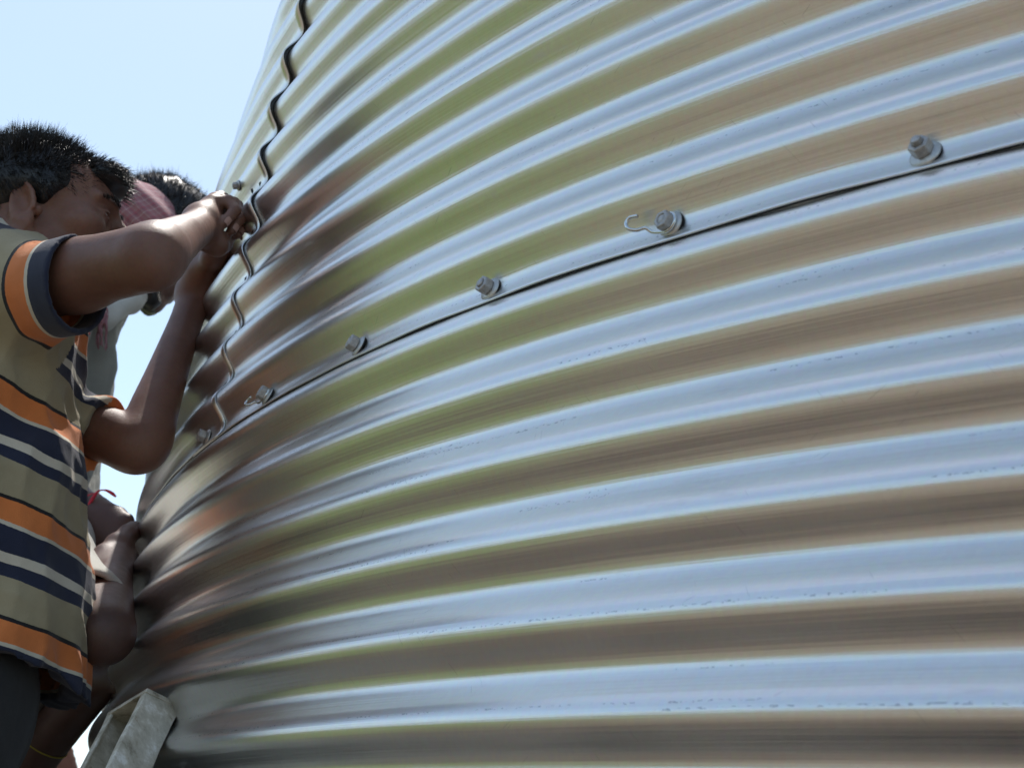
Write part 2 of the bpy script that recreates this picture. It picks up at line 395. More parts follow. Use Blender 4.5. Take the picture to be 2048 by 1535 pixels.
# ------------------------------------------------------------------ people: smooth implicit bodies
def nrm(v): v = np.asarray(v, float); return v/np.linalg.norm(v)
def smin(a, b, k): h = np.clip(0.5+0.5*(b-a)/k, 0, 1); return b+(a-b)*h-k*h*(1-h)
class Body:
    def __init__(s): s.p = []
    def cap(s, a, b, ra, rb, k=0.02, op='u', flat=None):
        a, b = np.array(a, float), np.array(b, float)
        # flat = (axis, factor): squash the section along that axis
        A = None
        if flat is not None:
            ax = nrm(flat[0]); A = np.eye(3)+(1/flat[1]-1)*np.outer(ax, ax)
        c = (a+b)/2; R = np.linalg.norm(b-a)/2+max(ra, rb)*1.3
        s.p.append(('c', a, b, ra, rb, k, op, A, c, R)); return s
    def ell(s, c, r, k=0.02, op='u', B=None):
        c = np.array(c, float); r = np.array(r, float); B = np.eye(3) if B is None else np.array(B, float)  # rows of B: local axes
        s.p.append(('e', c, B, r, None, k, op, None, c, r.max())); return s
    def plane(s, c, n, k=0.003): # keep the side the normal points away from
        s.p.append(('p', np.array(c, float), nrm(n), 0, 0, k, 'x', None, np.array(c, float), 1e3)); return s
    def one(s, q, X):
        if q[0] == 'c':
            a, b, ra, rb, A = q[1], q[2], q[3], q[4], q[7]
            ab = b-a; Y = X-a; t = np.clip((Y@ab)/max(ab@ab, 1e-12), 0, 1)
            D = Y-t[:, None]*ab
            if A is not None: D = D@A.T
            return np.sqrt((D*D).sum(1))-(ra+(rb-ra)*t)
        if q[0] == 'e':
            Y = (X-q[1])@q[2].T; r = q[3]
            k0 = np.sqrt(((Y/r)**2).sum(1)); k1 = np.sqrt(((Y/r**2)**2).sum(1))
            return np.where(k0 < 1e-6, -r.min(), k0*(k0-1)/np.maximum(k1, 1e-9))
        return (X-q[1])@q[2]
    def sdf(s, X, prims=None):
        d = np.full(len(X), 1.0)
        for q in (s.p if prims is None else prims):
            e = s.one(q, X); k = q[5]
            if q[6] == 'u': d = smin(d, e, k)
            elif q[6] == 's': d = -smin(-d, e, k)
            else: d = -smin(-d, -e, k)
        if s.post is not None: d = s.post(X, d)
        return d
    post = None
    def mesh(s, vox, B=8):
        lo = np.min([q[8]-q[9] for q in s.p if q[0] != 'p' and q[6] == 'u'], 0)-0.03
        hi = np.max([q[8]+q[9] for q in s.p if q[0] != 'p' and q[6] == 'u'], 0)+0.03
        bs = vox*B; nb = np.ceil((hi-lo)/bs).astype(int)
        I = np.stack(np.meshgrid(*[np.arange(n) for n in nb], indexing='ij'), -1).reshape(-1, 3)
        cen = lo+(I+0.5)*bs; rad = bs*0.9
        keep = np.concatenate([np.abs(s.sdf(c)) < rad*1.25 for c in np.array_split(cen, max(1, len(cen)//20000))])
        I, cen = I[keep], cen[keep]
        E = np.stack([s.one(q, cen) for q in s.p])
        un = np.array([q[6] == 'u' for q in s.p]); ks = np.array([q[5] for q in s.p])
        mn = np.where(un[:, None], E, 9).min(0)
        g = np.stack(np.meshgrid(*[np.arange(B+1)]*3, indexing='ij'), -1).reshape(-1, 3)
        W = int(nb.max()*B+4); key = lambda ijk: (ijk[..., 0]*W+ijk[..., 1])*W+ijk[..., 2]
        ck, cp, quads = [], [], []
        offs = np.array([[x, y, z] for x in (0, 1) for y in (0, 1) for z in (0, 1)])
        ed = [(a, b) for a in range(8) for b in range(a+1, 8) if np.abs(offs[a]-offs[b]).sum() == 1]
        for bi in range(len(I)):
            near = (E[:, bi] < mn[bi]+2.2*rad+2*ks) & un | (~un & (np.abs(E[:, bi]) < 2.2*rad+ks) | (~un & (E[:, bi] < 0) & np.array([q[6] == 's' for q in s.p])) | (~un & (E[:, bi] > 0) & np.array([q[6] == 'x' for q in s.p])))
            pr = [q for q, n_ in zip(s.p, near) if n_]
            base = I[bi]*B
            D = s.sdf(lo+(base+g)*vox, pr).reshape(B+1, B+1, B+1)
            if D.min() > 0 or D.max() < 0: continue
            S = D < 0
            c8 = np.stack([D[o[0]:B+o[0], o[1]:B+o[1], o[2]:B+o[2]] for o in offs], -1)
            sg = c8 < 0; act = sg.any(-1) & ~sg.all(-1)
            idx = np.argwhere(act); v8 = c8[act]
            acc = np.zeros((len(idx), 3)); cnt = np.zeros(len(idx))
            for a, b in ed:
                m_ = (v8[:, a] < 0) != (v8[:, b] < 0)
                t = np.where(m_, v8[:, a]/np.where(m_, v8[:, a]-v8[:, b], 1), 0)
                acc += np.where(m_[:, None], offs[a]+(offs[b]-offs[a])*t[:, None], 0); cnt += m_
            ck.append(key(base+idx)); cp.append(lo+(base+idx+acc/cnt[:, None])*vox)
            for ax in range(3):
                sl0 = [slice(0, B)]*3; sl1 = [slice(0, B)]*3; sl1[ax] = slice(1, B+1)
                a_, b_ = S[tuple(sl0)], S[tuple(sl1)]
                u = np.eye(3, dtype=int)[(ax+1) % 3]; v = np.eye(3, dtype=int)[(ax+2) % 3]
                for cond, rev in ((a_ & ~b_, False), (~a_ & b_, True)):
                    e_ = np.argwhere(cond)
                    if len(e_) == 0: continue
                    e_ = e_+base
                    qd = np.stack([key(e_), key(e_-u), key(e_-u-v), key(e_-v)], 1)
                    quads.append(qd[:, ::-1] if rev else qd)
        ck = np.concatenate(ck); cp = np.concatenate(cp); o = np.argsort(ck); ck, cp = ck[o], cp[o]
        Q = np.concatenate(quads); id_ = np.searchsorted(ck, Q); id_ = np.minimum(id_, len(ck)-1)
        ok = (ck[id_] == Q).all(1)
        return cp, id_[ok]
def relax(V, Q, n=1, lam=0.5):
    for _ in range(n):
        acc = np.zeros_like(V); cnt = np.zeros(len(V))
        for a, b in ((0, 1), (1, 2), (2, 3), (3, 0)):
            np.add.at(acc, Q[:, a], V[Q[:, b]]); np.add.at(cnt, Q[:, a], 1)
            np.add.at(acc, Q[:, b], V[Q[:, a]]); np.add.at(cnt, Q[:, b], 1)
        V = V+lam*(acc/np.maximum(cnt, 1)[:, None]-V)
    return V
def biggest(V, Q):                # keep the largest connected piece only
    lab = np.arange(len(V))
    while True:
        m = lab[Q].min(1); new = lab.copy()
        for j in range(4): np.minimum.at(new, Q[:, j], m)
        new = new[new]
        if (new == lab).all(): break
        lab = new
    u, c = np.unique(lab, return_counts=True); k = lab == u[c.argmax()]
    idx = np.cumsum(k)-1; return V[k], idx[Q[k[Q[:, 0]]]]
def limb(b, pts, rad, k=.008, n=6):
    q = spline([np.append(p, r) for p, r in zip(pts, rad)], n)
    for a, c in zip(q, q[1:]): b.cap(a[:3], c[:3], a[3], c[3], k)
def body_obj(name, body, vox, mat, parent, sm=2):
    V, Q = biggest(*body.mesh(vox)); V = relax(V, Q, sm)
    return link(name, mesh(name, V, Q), mat, parent), V
def fnoise(X, f, seed):           # cheap smooth noise from random sines
    r = np.random.default_rng(seed); o = 0
    for i in range(5):
        w_ = r.normal(size=3)*f; o = o+np.sin(X@w_+r.uniform(0, 6.28))
    return o/5

def head(b, O, fwd, up, s=1.0, es=1.0):
    f = nrm(fwd); u = np.asarray(up, float); u = nrm(u-f*np.dot(u, f)); r = np.cross(f, u)
    L = lambda x, y, z: O+s*(x*r+y*f+z*u)
    B = np.stack([r, f, u])
    def e(c, q, k=.012, op='u', BB=B): b.ell(L(*c), np.array(q)*s, k*s, op, BB)
    def c(a, d, ra, rb, k=.012, op='u', flat=None): b.cap(L(*a), L(*d), ra*s, rb*s, k*s, op, flat)
    e((0, -.012, .048), (.071, .093, .078), .02)
    e((0, .042, .048), (.056, .050, .050), .02)
    e((0, .050, -.012), (.055, .043, .058), .025)
    for q in (-1, 1):
        e((q*.043, .058, -.006), (.020, .026, .017), .018)
        c((q*.050, .010, -.046), (q*.020, .072, -.083), .015, .013, .025)
        c((q*.012, .094, .030), (q*.045, .078, .033), .0075, .006, .012)
    e((0, .082, -.084), (.019, .015, .015), .015)
    e((0, .072, -.048), (.030, .026, .030), .018)
    for q in (-1, 1):
        e((q*.031, .098, .010), (.019, .013, .0125), .012, 's')
    c((0, .094, .022), (0, .116, -.014), .0065, .0095, .010)
    for q in (-1, 1): e((q*.0115, .106, -.017), (.0075, .011, .0075), .006)
    for q in (-1, 1):
        e((q*.031, .0775, .010), (.0155, .0150, .0130), .003)
        e((q*.031, .0830, .0095), (.0120, .0140, .0030), .0012, 's')
    c((-.019, .0935, -.0465), (.019, .0935, -.0465), .0048, .0048, .006)
    c((-.017, .0920, -.0555), (.017, .0920, -.0555), .0055, .0055, .006)
    c((-.022, .0995, -.0510), (.022, .0995, -.0510), .0020, .0020, .003, 's')
    s0 = s
    for q in (-1, 1):             # ears
        s = s0
        n = nrm(q*r*0.93-f*0.30+u*0.08); a2 = nrm(u-f*0.20-n*np.dot(u-f*0.20, n)); a1 = np.cross(a2, n)
        oc = L(q*.073, -.012, .006); s = s0*es
        b.ell(oc, np.array((.0050, .0150, .029))*s, .006*s, 'u', np.stack([n, a1, a2]))
        b.ell(oc+n*.0065*s+a2*.001*s, np.array((.0085, .0100, .019))*s, .002*s, 's', np.stack([n, a1, a2]))
        for i in range(12):
            t0, t1 = [math.radians(x) for x in (-70+i*23, -70+(i+1)*23)]
            sg = -1 if np.dot(a1, f) > 0 else 1
            g_ = lambda t: oc+s*(n*.0035+a1*sg*.0150*math.cos(t)+a2*.029*math.sin(t))
            b.cap(g_(t0), g_(t1), .0034*s, .0034*s, .002*s)
        b.ell(oc-a2*.026*s, np.array((.0045, .008, .009))*s, .006*s, 'u', np.stack([n, a1, a2]))
        s = s0
        b.ell(L(q*.071, .006, -.002), np.array((.005, .005, .007))*s, .004*s)
    return L, B, r, f, u
def chain(b, pts, rad, k=0.006):
    for i in range(len(pts)-1): b.cap(pts[i], pts[i+1], rad[i], rad[i+1], k)
    for i in range(1, len(pts)-1):    # knuckles
        b.ell(pts[i], [rad[i]*1.08]*3, k*0.6)
def hand(b, wrist, fwd, dors, side, curls, s=1.0, thumb=(0.6, 0.5), spread=0.05, nails=None):
    # fwd: wrist -> knuckles, dors: back of hand, side: towards the index side; curls: per finger (mcp,pip,dip)
    f = nrm(fwd); d = nrm(np.asarray(dors)-f*np.dot(dors, f)); x = np.cross(f, d)
    if np.dot(x, side) < 0: x = -x
    fr = [(.026, .090, .0090, (.043, .026, .020)), (.008, .094, .0092, (.047, .030, .021)),
          (-.011, .090, .0086, (.043, .028, .021)), (-.029, .082, .0076, (.034, .021, .019))]
    for i, (lx, lf, r0, ph) in enumerate(fr):
        base = wrist+s*(x*lx*0.55+f*.008); kn = wrist+s*(x*lx+f*lf)
        b.cap(base, kn, .0150*s, .0112*s, .014*s, flat=(d, 0.85))
        ang = 0.0; p = kn; pts = [p]; sp = spread*(lx/.03)
        ff = nrm(f+x*sp)
        for j, (c_, l_) in enumerate(zip(curls[i], ph)):
            ang += c_; dr = ff*math.cos(ang)-d*math.sin(ang); p = p+dr*l_*s; pts.append(p)
            if nails is not None and j == 2:
                nails.append((p-dr*.006*s, dr, nrm(ff*math.sin(ang)+d*math.cos(ang)), r0*s*.86))
        chain(b, pts, [r0*s*1.12, r0*s*1.0, r0*s*.92, r0*s*.80], .005*s)
    t0 = wrist+s*(x*.018+f*.018-d*.006); t1 = t0+s*(x*.022+f*.030-d*.012)
    dr = nrm(x*math.cos(thumb[0])*.75+f*.8-d*math.sin(thumb[0])*.9); t2 = t1+dr*.034*s
    dr2 = nrm(dr*math.cos(thumb[1])+(-x*.55+f*.5-d*.35)*math.sin(thumb[1])); t3 = t2+dr2*.027*s
    chain(b, [t0, t1, t2, t3], [.0165*s, .0130*s, .0105*s, .0088*s], .010*s)
    return x, f, d
def nail_meshes(nails, parent, mat):
    for (c, dr, n, r) in nails:
        bm = bmesh.new(); x = np.cross(dr, n); V = []
        for i in range(5):
            for j in range(5):
                u_, v_ = (i-2)/2, (j-2)/2
                w_ = 0.82*math.sqrt(max(0, 1-0.35*u_*u_*abs(u_)))
                p = c+dr*u_*r*.85+x*v_*w_*r*.8+n*(r*math.sqrt(max(0, 1-(v_*w_*.8)**2))-0.0004+0.0007)
                V.append(bm.verts.new(p))
        for i in range(4):
            for j in range(4): bm.faces.new((V[i*5+j], V[i*5+j+1], V[i*5+j+6], V[i*5+j+5]))
        bm_obj('fingernail', bm, mat, parent, 0, True)
def strands(name, roots, normals, comb, length, rad, mat, parent, seed=1, clump=0.3, seg=3, curl=0.0):
    r = np.random.default_rng(seed); n = len(roots)
    L_ = length*r.uniform(.75, 1.15, n)[:, None]
    d0 = normals*1.0+comb+r.normal(size=(n, 3))*clump; d0 /= np.linalg.norm(d0, axis=1)[:, None]
    bend = comb*0.8+np.array([0, 0, -0.15])+r.normal(size=(n, 3))*(0.25+curl)
    V = []; ax = np.cross(d0, r.normal(size=(n, 3))); ax /= np.linalg.norm(ax, axis=1)[:, None]; ay = np.cross(d0, ax)
    for i in range(seg+1):
        t = i/seg; c = roots+L_*(d0*t+bend*t*t*0.35)
        w_ = rad*(1-t*0.92)
        for j in range(3):
            a = 2*math.pi*j/3; V.append(c+w_*(ax*math.cos(a)+ay*math.sin(a)))
    V = np.stack(V, 1).reshape(-1, 3); m_ = (seg+1)*3; Fq = []
    for i in range(seg):
        for j in range(3): Fq.append([i*3+j, i*3+(j+1) % 3, (i+1)*3+(j+1) % 3, (i+1)*3+j])
    Fq = np.array(Fq)[None]+(np.arange(n)*m_)[:, None, None]
    return link(name, mesh(name, V, Fq.reshape(-1, 4)), mat, parent)

# materials of people
def skin(name, col, dark):
    m, N, L, b = new_mat(name); tc = N.new('ShaderNodeTexCoord')
    n = noise(N, L, tc.outputs['Object'], 14, 4, 0.6); r = ramp(N, [(0.35, dark), (0.65, col)]); L.new(n.outputs[0], r.inputs[0])
    n2 = noise(N, L, tc.outputs['Object'], 260, 3, 0.6); c = mixc(N, L, 0.25, r.outputs[0], n2.outputs['Color'], 'SOFT_LIGHT')
    L.new(c, b.inputs['Base Color']); L.new(math_n(N, L, 'MULTIPLY_ADD', noise(N, L, tc.outputs['Object'], 38, 5, 0.7).outputs[0], 0.36, 0.32), b.inputs['Roughness'])
    b.inputs['Subsurface Weight'].default_value = 0.06; b.inputs['Subsurface Radius'].default_value = (0.012, 0.005, 0.003); b.inputs['Subsurface Scale'].default_value = 0.5
    bp = N.new('ShaderNodeBump'); bp.inputs['Strength'].default_value = 0.55; bp.inputs['Distance'].default_value = 0.0008
    n3 = noise(N, L, tc.outputs['Object'], 210, 6, 0.75); L.new(n3.outputs[0], bp.inputs['Height']); L.new(bp.outputs[0], b.inputs['Normal'])
    return m
M['skin1'] = skin('skin_brown', (0.205, 0.098, 0.064), (0.145, 0.066, 0.043))
M['skin2'] = skin('skin_deep_brown', (0.105, 0.050, 0.036), (0.075, 0.036, 0.026))
M['skin3'] = skin('skin_mid_brown', (0.115, 0.062, 0.048), (0.08, 0.042, 0.032))
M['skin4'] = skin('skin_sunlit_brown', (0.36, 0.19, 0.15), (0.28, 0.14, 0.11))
M['nail'] = simple('nail', (0.42, 0.24, 0.19), 0.35)
M['hair'] = simple('black_hair', (0.009, 0.008, 0.008), 0.36)
M['eye'] = simple('eye_white', (0.30, 0.27, 0.24), 0.25)
M['iris'] = simple('eye_dark', (0.02, 0.012, 0.008), 0.1)
def weave(N, L, b, strength=0.35, sc_=900):
    tc = N.new('ShaderNodeTexCoord'); n = noise(N, L, tc.outputs['Object'], sc_, 2, 0.6)
    n2 = noise(N, L, tc.outputs['Object'], 45, 4, 0.6)
    h = math_n(N, L, 'MULTIPLY_ADD', n2.outputs[0], 2.0, n.outputs[0])
    bp = N.new('ShaderNodeBump'); bp.inputs['Strength'].default_value = strength; bp.inputs['Distance'].default_value = 0.0022
    L.new(h, bp.inputs['Height']); L.new(bp.outputs[0], b.inputs['Normal']); b.inputs['Roughness'].default_value = 0.9
    b.inputs['Sheen Weight'].default_value = 0.15
    return tc
NAVY, ORG, BEI, CRM, BLK = (0.018, 0.024, 0.055), (0.74, 0.225, 0.06), (0.38, 0.325, 0.205), (0.66, 0.61, 0.50), (0.012, 0.012, 0.014)
def striped():
    m, N, L, b = new_mat('striped_polo_cloth'); tc = weave(N, L, b)
    a = N.new('ShaderNodeAttribute'); a.attribute_name = 'stripe'; a.attribute_type = 'GEOMETRY'
    w1 = noise(N, L, tc.outputs['Object'], 300, 2)
    s_ = math_n(N, L, 'MULTIPLY_ADD', w1.outputs[0], 0.008, math_n(N, L, 'SUBTRACT', a.outputs['Fac'], 0.004))
    fr = math_n(N, L, 'FRACT', s_)
    st = [(0.0, BLK), (.033, ORG), (.225, CRM), (.26, NAVY), (.475, CRM), (.565, NAVY), (.68, BEI), (.9999, BLK)]
    r = ramp(N, st, True); L.new(fr, r.inputs[0])
    dirt = noise(N, L, tc.outputs['Object'], 9, 5, 0.65); dr = ramp(N, [(0.35, (0.72, 0.70, 0.66)), (0.65, (1, 1, 1))]); L.new(dirt.outputs[0], dr.inputs[0])
    c = mixc(N, L, 0.8, r.outputs[0], dr.outputs[0], 'MULTIPLY')
    L.new(c, b.inputs['Base Color']); return m
M['polo'] = striped()
def cloth(name, c1, c2, sc_=12):
    m, N, L, b = new_mat(name); tc = weave(N, L, b); n = noise(N, L, tc.outputs['Object'], sc_, 5, 0.6)
    r = ramp(N, [(0.35, c1), (0.65, c2)]); L.new(n.outputs[0], r.inputs[0]); L.new(r.outputs[0], b.inputs['Base Color']); return m
M['grey_shirt'] = cloth('pale_grey_cotton', (0.27, 0.27, 0.24), (0.36, 0.36, 0.32))
M['white_shirt'] = cloth('off_white_cotton', (0.46, 0.46, 0.42), (0.56, 0.56, 0.52))
M['trouser'] = cloth('charcoal_trousers', (0.022, 0.022, 0.024), (0.035, 0.035, 0.036))
M['red'] = simple('red_thread', (0.65, 0.03, 0.06), 0.6)
M['yellow'] = simple('yellow_thread', (0.42, 0.36, 0.04), 0.6)
def plaid():
    m, N, L, b = new_mat('plaid_cloth'); weave(N, L, b)
    a = N.new('ShaderNodeAttribute'); a.attribute_name = 'plaid'; s = N.new('ShaderNodeSeparateXYZ'); L.new(a.outputs['Vector'], s.inputs[0])
    c = (0.34, 0.16, 0.18)
    out = None
    for i, (ch, f_) in enumerate(((0, 60.0), (1, 48.0))):
        fr = math_n(N, L, 'FRACT', math_n(N, L, 'MULTIPLY', s.outputs[ch], f_))
        r = ramp(N, [(0, (.33, .15, .17)), (.30, (.50, .42, .42)), (.36, (.33, .16, .18)), (.55, (.22, .10, .14)), (.66, (.38, .10, .13)), (.80, (.34, .19, .21))], True)
        L.new(fr, r.inputs[0]); out = r.outputs[0] if out is None else mixc(N, L, 0.5, out, r.outputs[0])
    L.new(out, b.inputs['Base Color']); return m
M['plaid'] = plaid()

def shoes(b, foot, fwd):
    b.cap(foot+np.array([0, 0, .035])-fwd*.03, foot+fwd*.15+np.array([0, 0, .022]), .036, .024, .02)
FWD1 = np.array([math.sin(math.radians(36)), math.cos(math.radians(36)), 0]); RT1 = np.array([FWD1[1], -FWD1[0], 0]); UP = np.array([0, 0, 1.0])

def eyes(Lf, B, s, parent):
    for q in (-1, 1):
        for nm, rr, off, mt in (('eyeball', .0120, -.001, 'eye'), ('iris', .0064, .0056, 'iris')):
            bm = bmesh.new(); bmesh.ops.create_uvsphere(bm, u_segments=16, v_segments=10, radius=rr*s)
            for v in bm.verts: v.co = Vector(Lf(q*.031, .0775+off, .010))+v.co
            e = bm_obj(nm, bm, M[mt], parent, 0, True)
            if nm == 'eyeball': last = e
            else: e.parent = last; e.matrix_parent_inverse = Matrix.Translation(-Vector(parent.location))

# ---- the boy in the striped polo shirt -------------------------------
def person_one():
    A_ = lambda x, y, h: at(x, y, h)
    base = A_(10, 1400, 1.83); root = empty('person', (base[0], base[1], 0))
    tag(root, 'person with spiky black hair in an orange, navy and beige striped polo shirt', 'person')
    chest = A_(-28, 650, 1.80); waist = A_(-32, 1080, 1.81); hip = A_(-40, 1400, 1.83)
    shR = A_(30, 578, 1.655); shL = chest+(chest-shR)*np.array([1, 1, 0])*0.95+np.array([0, 0, shR[2]-chest[2]-.045])
    elR = A_(306, 513, 1.475); wrR = A_(400, 452, 1.69)
    elL = A_(282, 890, 1.775); wrL = A_(391, 592, 1.885)
    hO = np.array([-1.4297, -2.4845, 1.2494]); az, pi_ = .8125, .175
    hf = np.array([math.sin(az)*math.cos(pi_), math.cos(az)*math.cos(pi_), math.sin(pi_)])
    hu = UP+.023*RT1
    b = Body()
    L_, B_, hr, hf, hu = head(b, hO, hf, hu, .905, 1.0)
    neck = (shR+shL)/2+UP*.025-FWD1*.015
    b.cap(hO-hu*.03-hf*.012, neck, .050, .056, .03)
    # trunk (mostly under the shirt)
    for c, rx, rf, rz in ((chest, .145, .088, .11), ((chest+waist)/2, .125, .085, .13), (waist, .115, .078, .11), (hip-FWD1*.03, .12, .070, .09)):
        b.ell(c, (rx, rf, rz), .05, 'u', np.stack([RT1, FWD1, UP]))
    b.cap(neck, shR, .045, .046, .04); b.cap(neck, shL, .045, .046, .04)
    limb(b, [shR, shR*.6+elR*.4, elR*.85+shR*.15, elR, elR*.78+wrR*.22, elR*.45+wrR*.55, wrR], [.041, .0375, .0335, .0315, .0280, .0235, .0200])
    limb(b, [shL, shL*.5+elL*.5, elL*.85+shL*.15, elL, elL*.78+wrL*.22, elL*.45+wrL*.55, elL*.2+wrL*.8, wrL], [.038, .034, .0315, .0310, .0280, .0225, .0190, .0195])
    b.ell(elR-UP*.017+nrm(elR-shR)*.012, (.018, .018, .017), .014)
    b.ell(elR*.92+wrR*.08+UP*.010+RT1*.002, (.026, .026, .020), .016)
    b.ell(shR*.5+elR*.5-UP*.006, (.040, .034, .036), .02)
    b.cap(elR*.9+shR*.1+UP*.018, elR*.45+wrR*.55+UP*.010, .016, .012, .014)
    # right hand: closed on the nut
    nl = []
    def J(x, y, h): return A_(x, y, h)
    kn = [J(426, 405, 1.70), J(433, 400, 1.722), J(440, 397, 1.745), J(446, 399, 1.768)]
    w0 = wrR
    for q in kn: b.cap(w0*.9+q*.1, q, .0180, .0102, .011)
    b.cap(w0, J(410, 470, 1.69), .018, .0155, .015)
    b.cap(J(402, 440, 1.69), J(417, 478, 1.70), .018, .0135, .014)
    fing = [[kn[0], J(457, 403, 1.70), J(470, 421, 1.69), J(447, 447, 1.682)],
            [kn[1], J(467, 407, 1.724), J(479, 437, 1.708), J(463, 461, 1.698)],
            [kn[2], J(474, 412, 1.748), J(486, 445, 1.732), J(476, 468, 1.720)],
            [kn[3], J(480, 420, 1.774), J(490, 451, 1.76), J(487, 474, 1.744)]]
    for fg, r0 in zip(fing, (.0080, .0082, .0079, .0072)):
        chain(b, fg, [r0*1.15, r0*1.02, r0*.95, r0*.82], .0022)
        dr = nrm(fg[3]-fg[2]); n = nrm(-ray(455, 440)*0.8+R2*0.5-dr*np.dot(-ray(455, 440)*0.8+R2*0.5, dr))
        nl.append((fg[3]-dr*.003, dr, n, r0*.84))
    th_ = [J(418, 470, 1.70), J(434, 490, 1.70), J(445, 487, 1.715), J(455, 480, 1.73)]
    chain(b, th_, [.0155, .0125, .0105, .0085], .008)
    # left hand: palm up, reaching to the same nut from below
    kL = [J(432, 492, 1.835), J(436, 500, 1.865), J(436, 512, 1.89), J(432, 524, 1.91)]
    for q in kL: b.cap(wrL*.92+q*.08, q, .0215, .0125, .016)
    b.cap(J(405, 545, 1.86), J(424, 520, 1.84), .022, .018, .02)
    for q, tip, r0 in zip(kL, ((455, 478), (463, 486), (466, 496), (462, 508)), (.0088, .009, .0085, .0078)):
        m_ = q*.5+J(tip[0], tip[1], 1.86)*.5+np.array([0, 0, .004]); chain(b, [q, m_, J(tip[0]+1, tip[1], 1.87)], [r0*1.15, r0, r0*.85], .005)
    chain(b, [J(408, 540, 1.85), J(426, 515, 1.81), J(438, 497, 1.80), J(448, 490, 1.80)], [.018, .0135, .011, .009], .010)
    # legs
    for q in (-1, 1):
        h0 = hip+RT1*q*.075-FWD1*.035; kne = h0*np.array([1, 1, 0])+RT1*q*.02+FWD1*.03+UP*.40; an = h0*np.array([1, 1, 0])+RT1*q*.02+UP*.08-FWD1*.01
        b.cap(h0, kne, .066, .05, .03); b.cap(kne, an, .048, .034, .02); b.cap(an, an*np.array([1, 1, 0])+FWD1*.13+UP*.03, .034, .024, .02)
    body_obj('body', b, .0025, M['skin1'], root)
    nail_meshes(nl[:3], root, M['nail'])
    eyes(L_, B_, .905, root)
    # polo shirt
    s = Body()
    for c, rx, rf, rz in ((chest, .165, .108, .13), ((chest+waist)/2, .150, .102, .15), (waist, .148, .108, .15), (hip+UP*.05, .156, .108, .14), (hip-UP*.03, .158, .108, .10)):
        s.ell(c, (rx, rf, rz), .06, 'u', np.stack([RT1, FWD1, UP]))
    cuR = shR*.50+elR*.50-UP*.012; dR = nrm(nrm(elR-shR)*.8+R_*.5)
    cuL = shL*.20+elL*.80; dL = nrm(elL-shL)
    s.cap(neck, shR, .058, .058, .04); s.cap(neck, shL, .060, .060, .05)
    nt0 = len(s.p)
    s.cap(shR+UP*-.010, shR*.38+elR*.62-UP*.014, .053, .0545, .03); s.cap(shL, cuL+dL*.03, .052, .042, .010)
    s.cap(neck-UP*.03, neck+hu*.05-hf*.01, .058, .060, .02)          # collar
    s.cap(neck-UP*.0, hO-hu*.01, .0535, .054, .004, 's')
    hemz = hip[2]+.026
    def post(X, d):
        # cuffs and hem: cut flat, hollow inside
        def cuff(d, c_, dr, arm_a, arm_b, r_in, reach):
            t = (X-c_)@dr
            ab = arm_b-arm_a; q = X-arm_a; tt = np.clip((q@ab)/(ab@ab), 0, 2); da = np.linalg.norm(q-tt[:, None]*ab, axis=1)
            loc = da < reach
            d = np.where(loc & (t > -.08), np.maximum(d, t), d)
            ins = np.maximum(da-r_in, -(t+.055))
            return np.where(loc, np.maximum(d, -ins), d)
        d = cuff(d, cuR, dR, shR+UP*-.008, elR+UP*-.016, .0500, .12); d = cuff(d, cuL, dL, shL, elL, .0365, .058)
        d = np.maximum(d, -(X[:, 2]-hemz-0.012*np.sin((X@FWD1)*22)))
        q = (X-hip); rr = np.sqrt(((q@RT1)/.138)**2+((q@FWD1)/.088)**2)
        ins = np.maximum((rr-1)*.11, X[:, 2]-hemz-.045)
        d = np.maximum(d, -ins)
        # folds
        zz = (chest[2]-X[:, 2])
        Y = X*np.array([1, 1, .35])
        fold = .0065*fnoise(Y, 24, 3)+.0026*fnoise(X*np.array([1, 1, .5]), 60, 5)+.006*(.6-np.abs(fnoise(X*np.array([1, 1, .45])+.02*X[:, [2, 0, 1]], 42, 15))*1.6)+.0045*(.5-np.abs(fnoise(X*np.array([1, 1, .6]), 85, 16))*1.8)*np.clip(fnoise(X, 9, 17)*1.5+.5, 0, 1)
        # drag folds running from the raised shoulder
        g = np.sin((X@nrm(UP*.8-FWD1*.6))*75+2.2*fnoise(X, 14, 8)); wgt = np.exp(-(((X-(shR-UP*.10))**2).sum(1))/.012)
        fold = fold+.0055*g*wgt
        arm_t = (X-cuR)@dR; nr = np.linalg.norm(X-cuR, axis=1); fold = fold*np.clip((nr-.05)/.08, .22, 1)
        return d-fold
    s.post = post
    o, V = body_obj('polo_shirt', s, .0030, M['polo'], root, 1)
    # stripe coordinate: down the trunk, and along each sleeve from its cuff
    zr = A_(0, 988, 1.67)
    dz = (zr[2]-V[:, 2])/.124
    st = dz+0.05*fnoise(V, 11, 4)+0.03*fnoise(V, 28, 6)-((V-zr)@FWD1)*0.9
    def sleeve(V, sh, el, cu, dr, reach, t0):
        ax = nrm(el-sh); t = (V-cu)@dr; q = V-sh; tt = q@ax; da = np.linalg.norm(q-tt[:, None]*ax, axis=1)
        return t, (tt > t0) & (da < reach)
    tR, mR = sleeve(V, shR, elR, cuR, dR, .10, -.012); tL, mL = sleeve(V, shL, elL, cuL, dL, .060, .03); mL = mL & ((V-chest)@RT1 < .012)
    stR = np.minimum(.455+tR/.150+.03*fnoise(V, 22, 14), .47)
    stL = np.where(tL > -.013, .12, np.where(tL > -.017, .24, .36))
    nf = len(o.data.polygons); fv = np.zeros(nf*4, int); o.data.polygons.foreach_get('vertices', fv); fv = fv.reshape(-1, 4)
    fR = mR[fv].mean(1) > .5; fL = mL[fv].mean(1) > .5
    cs = np.where(fR[:, None], stR[fv], np.where(fL[:, None], stL[fv], st[fv]))
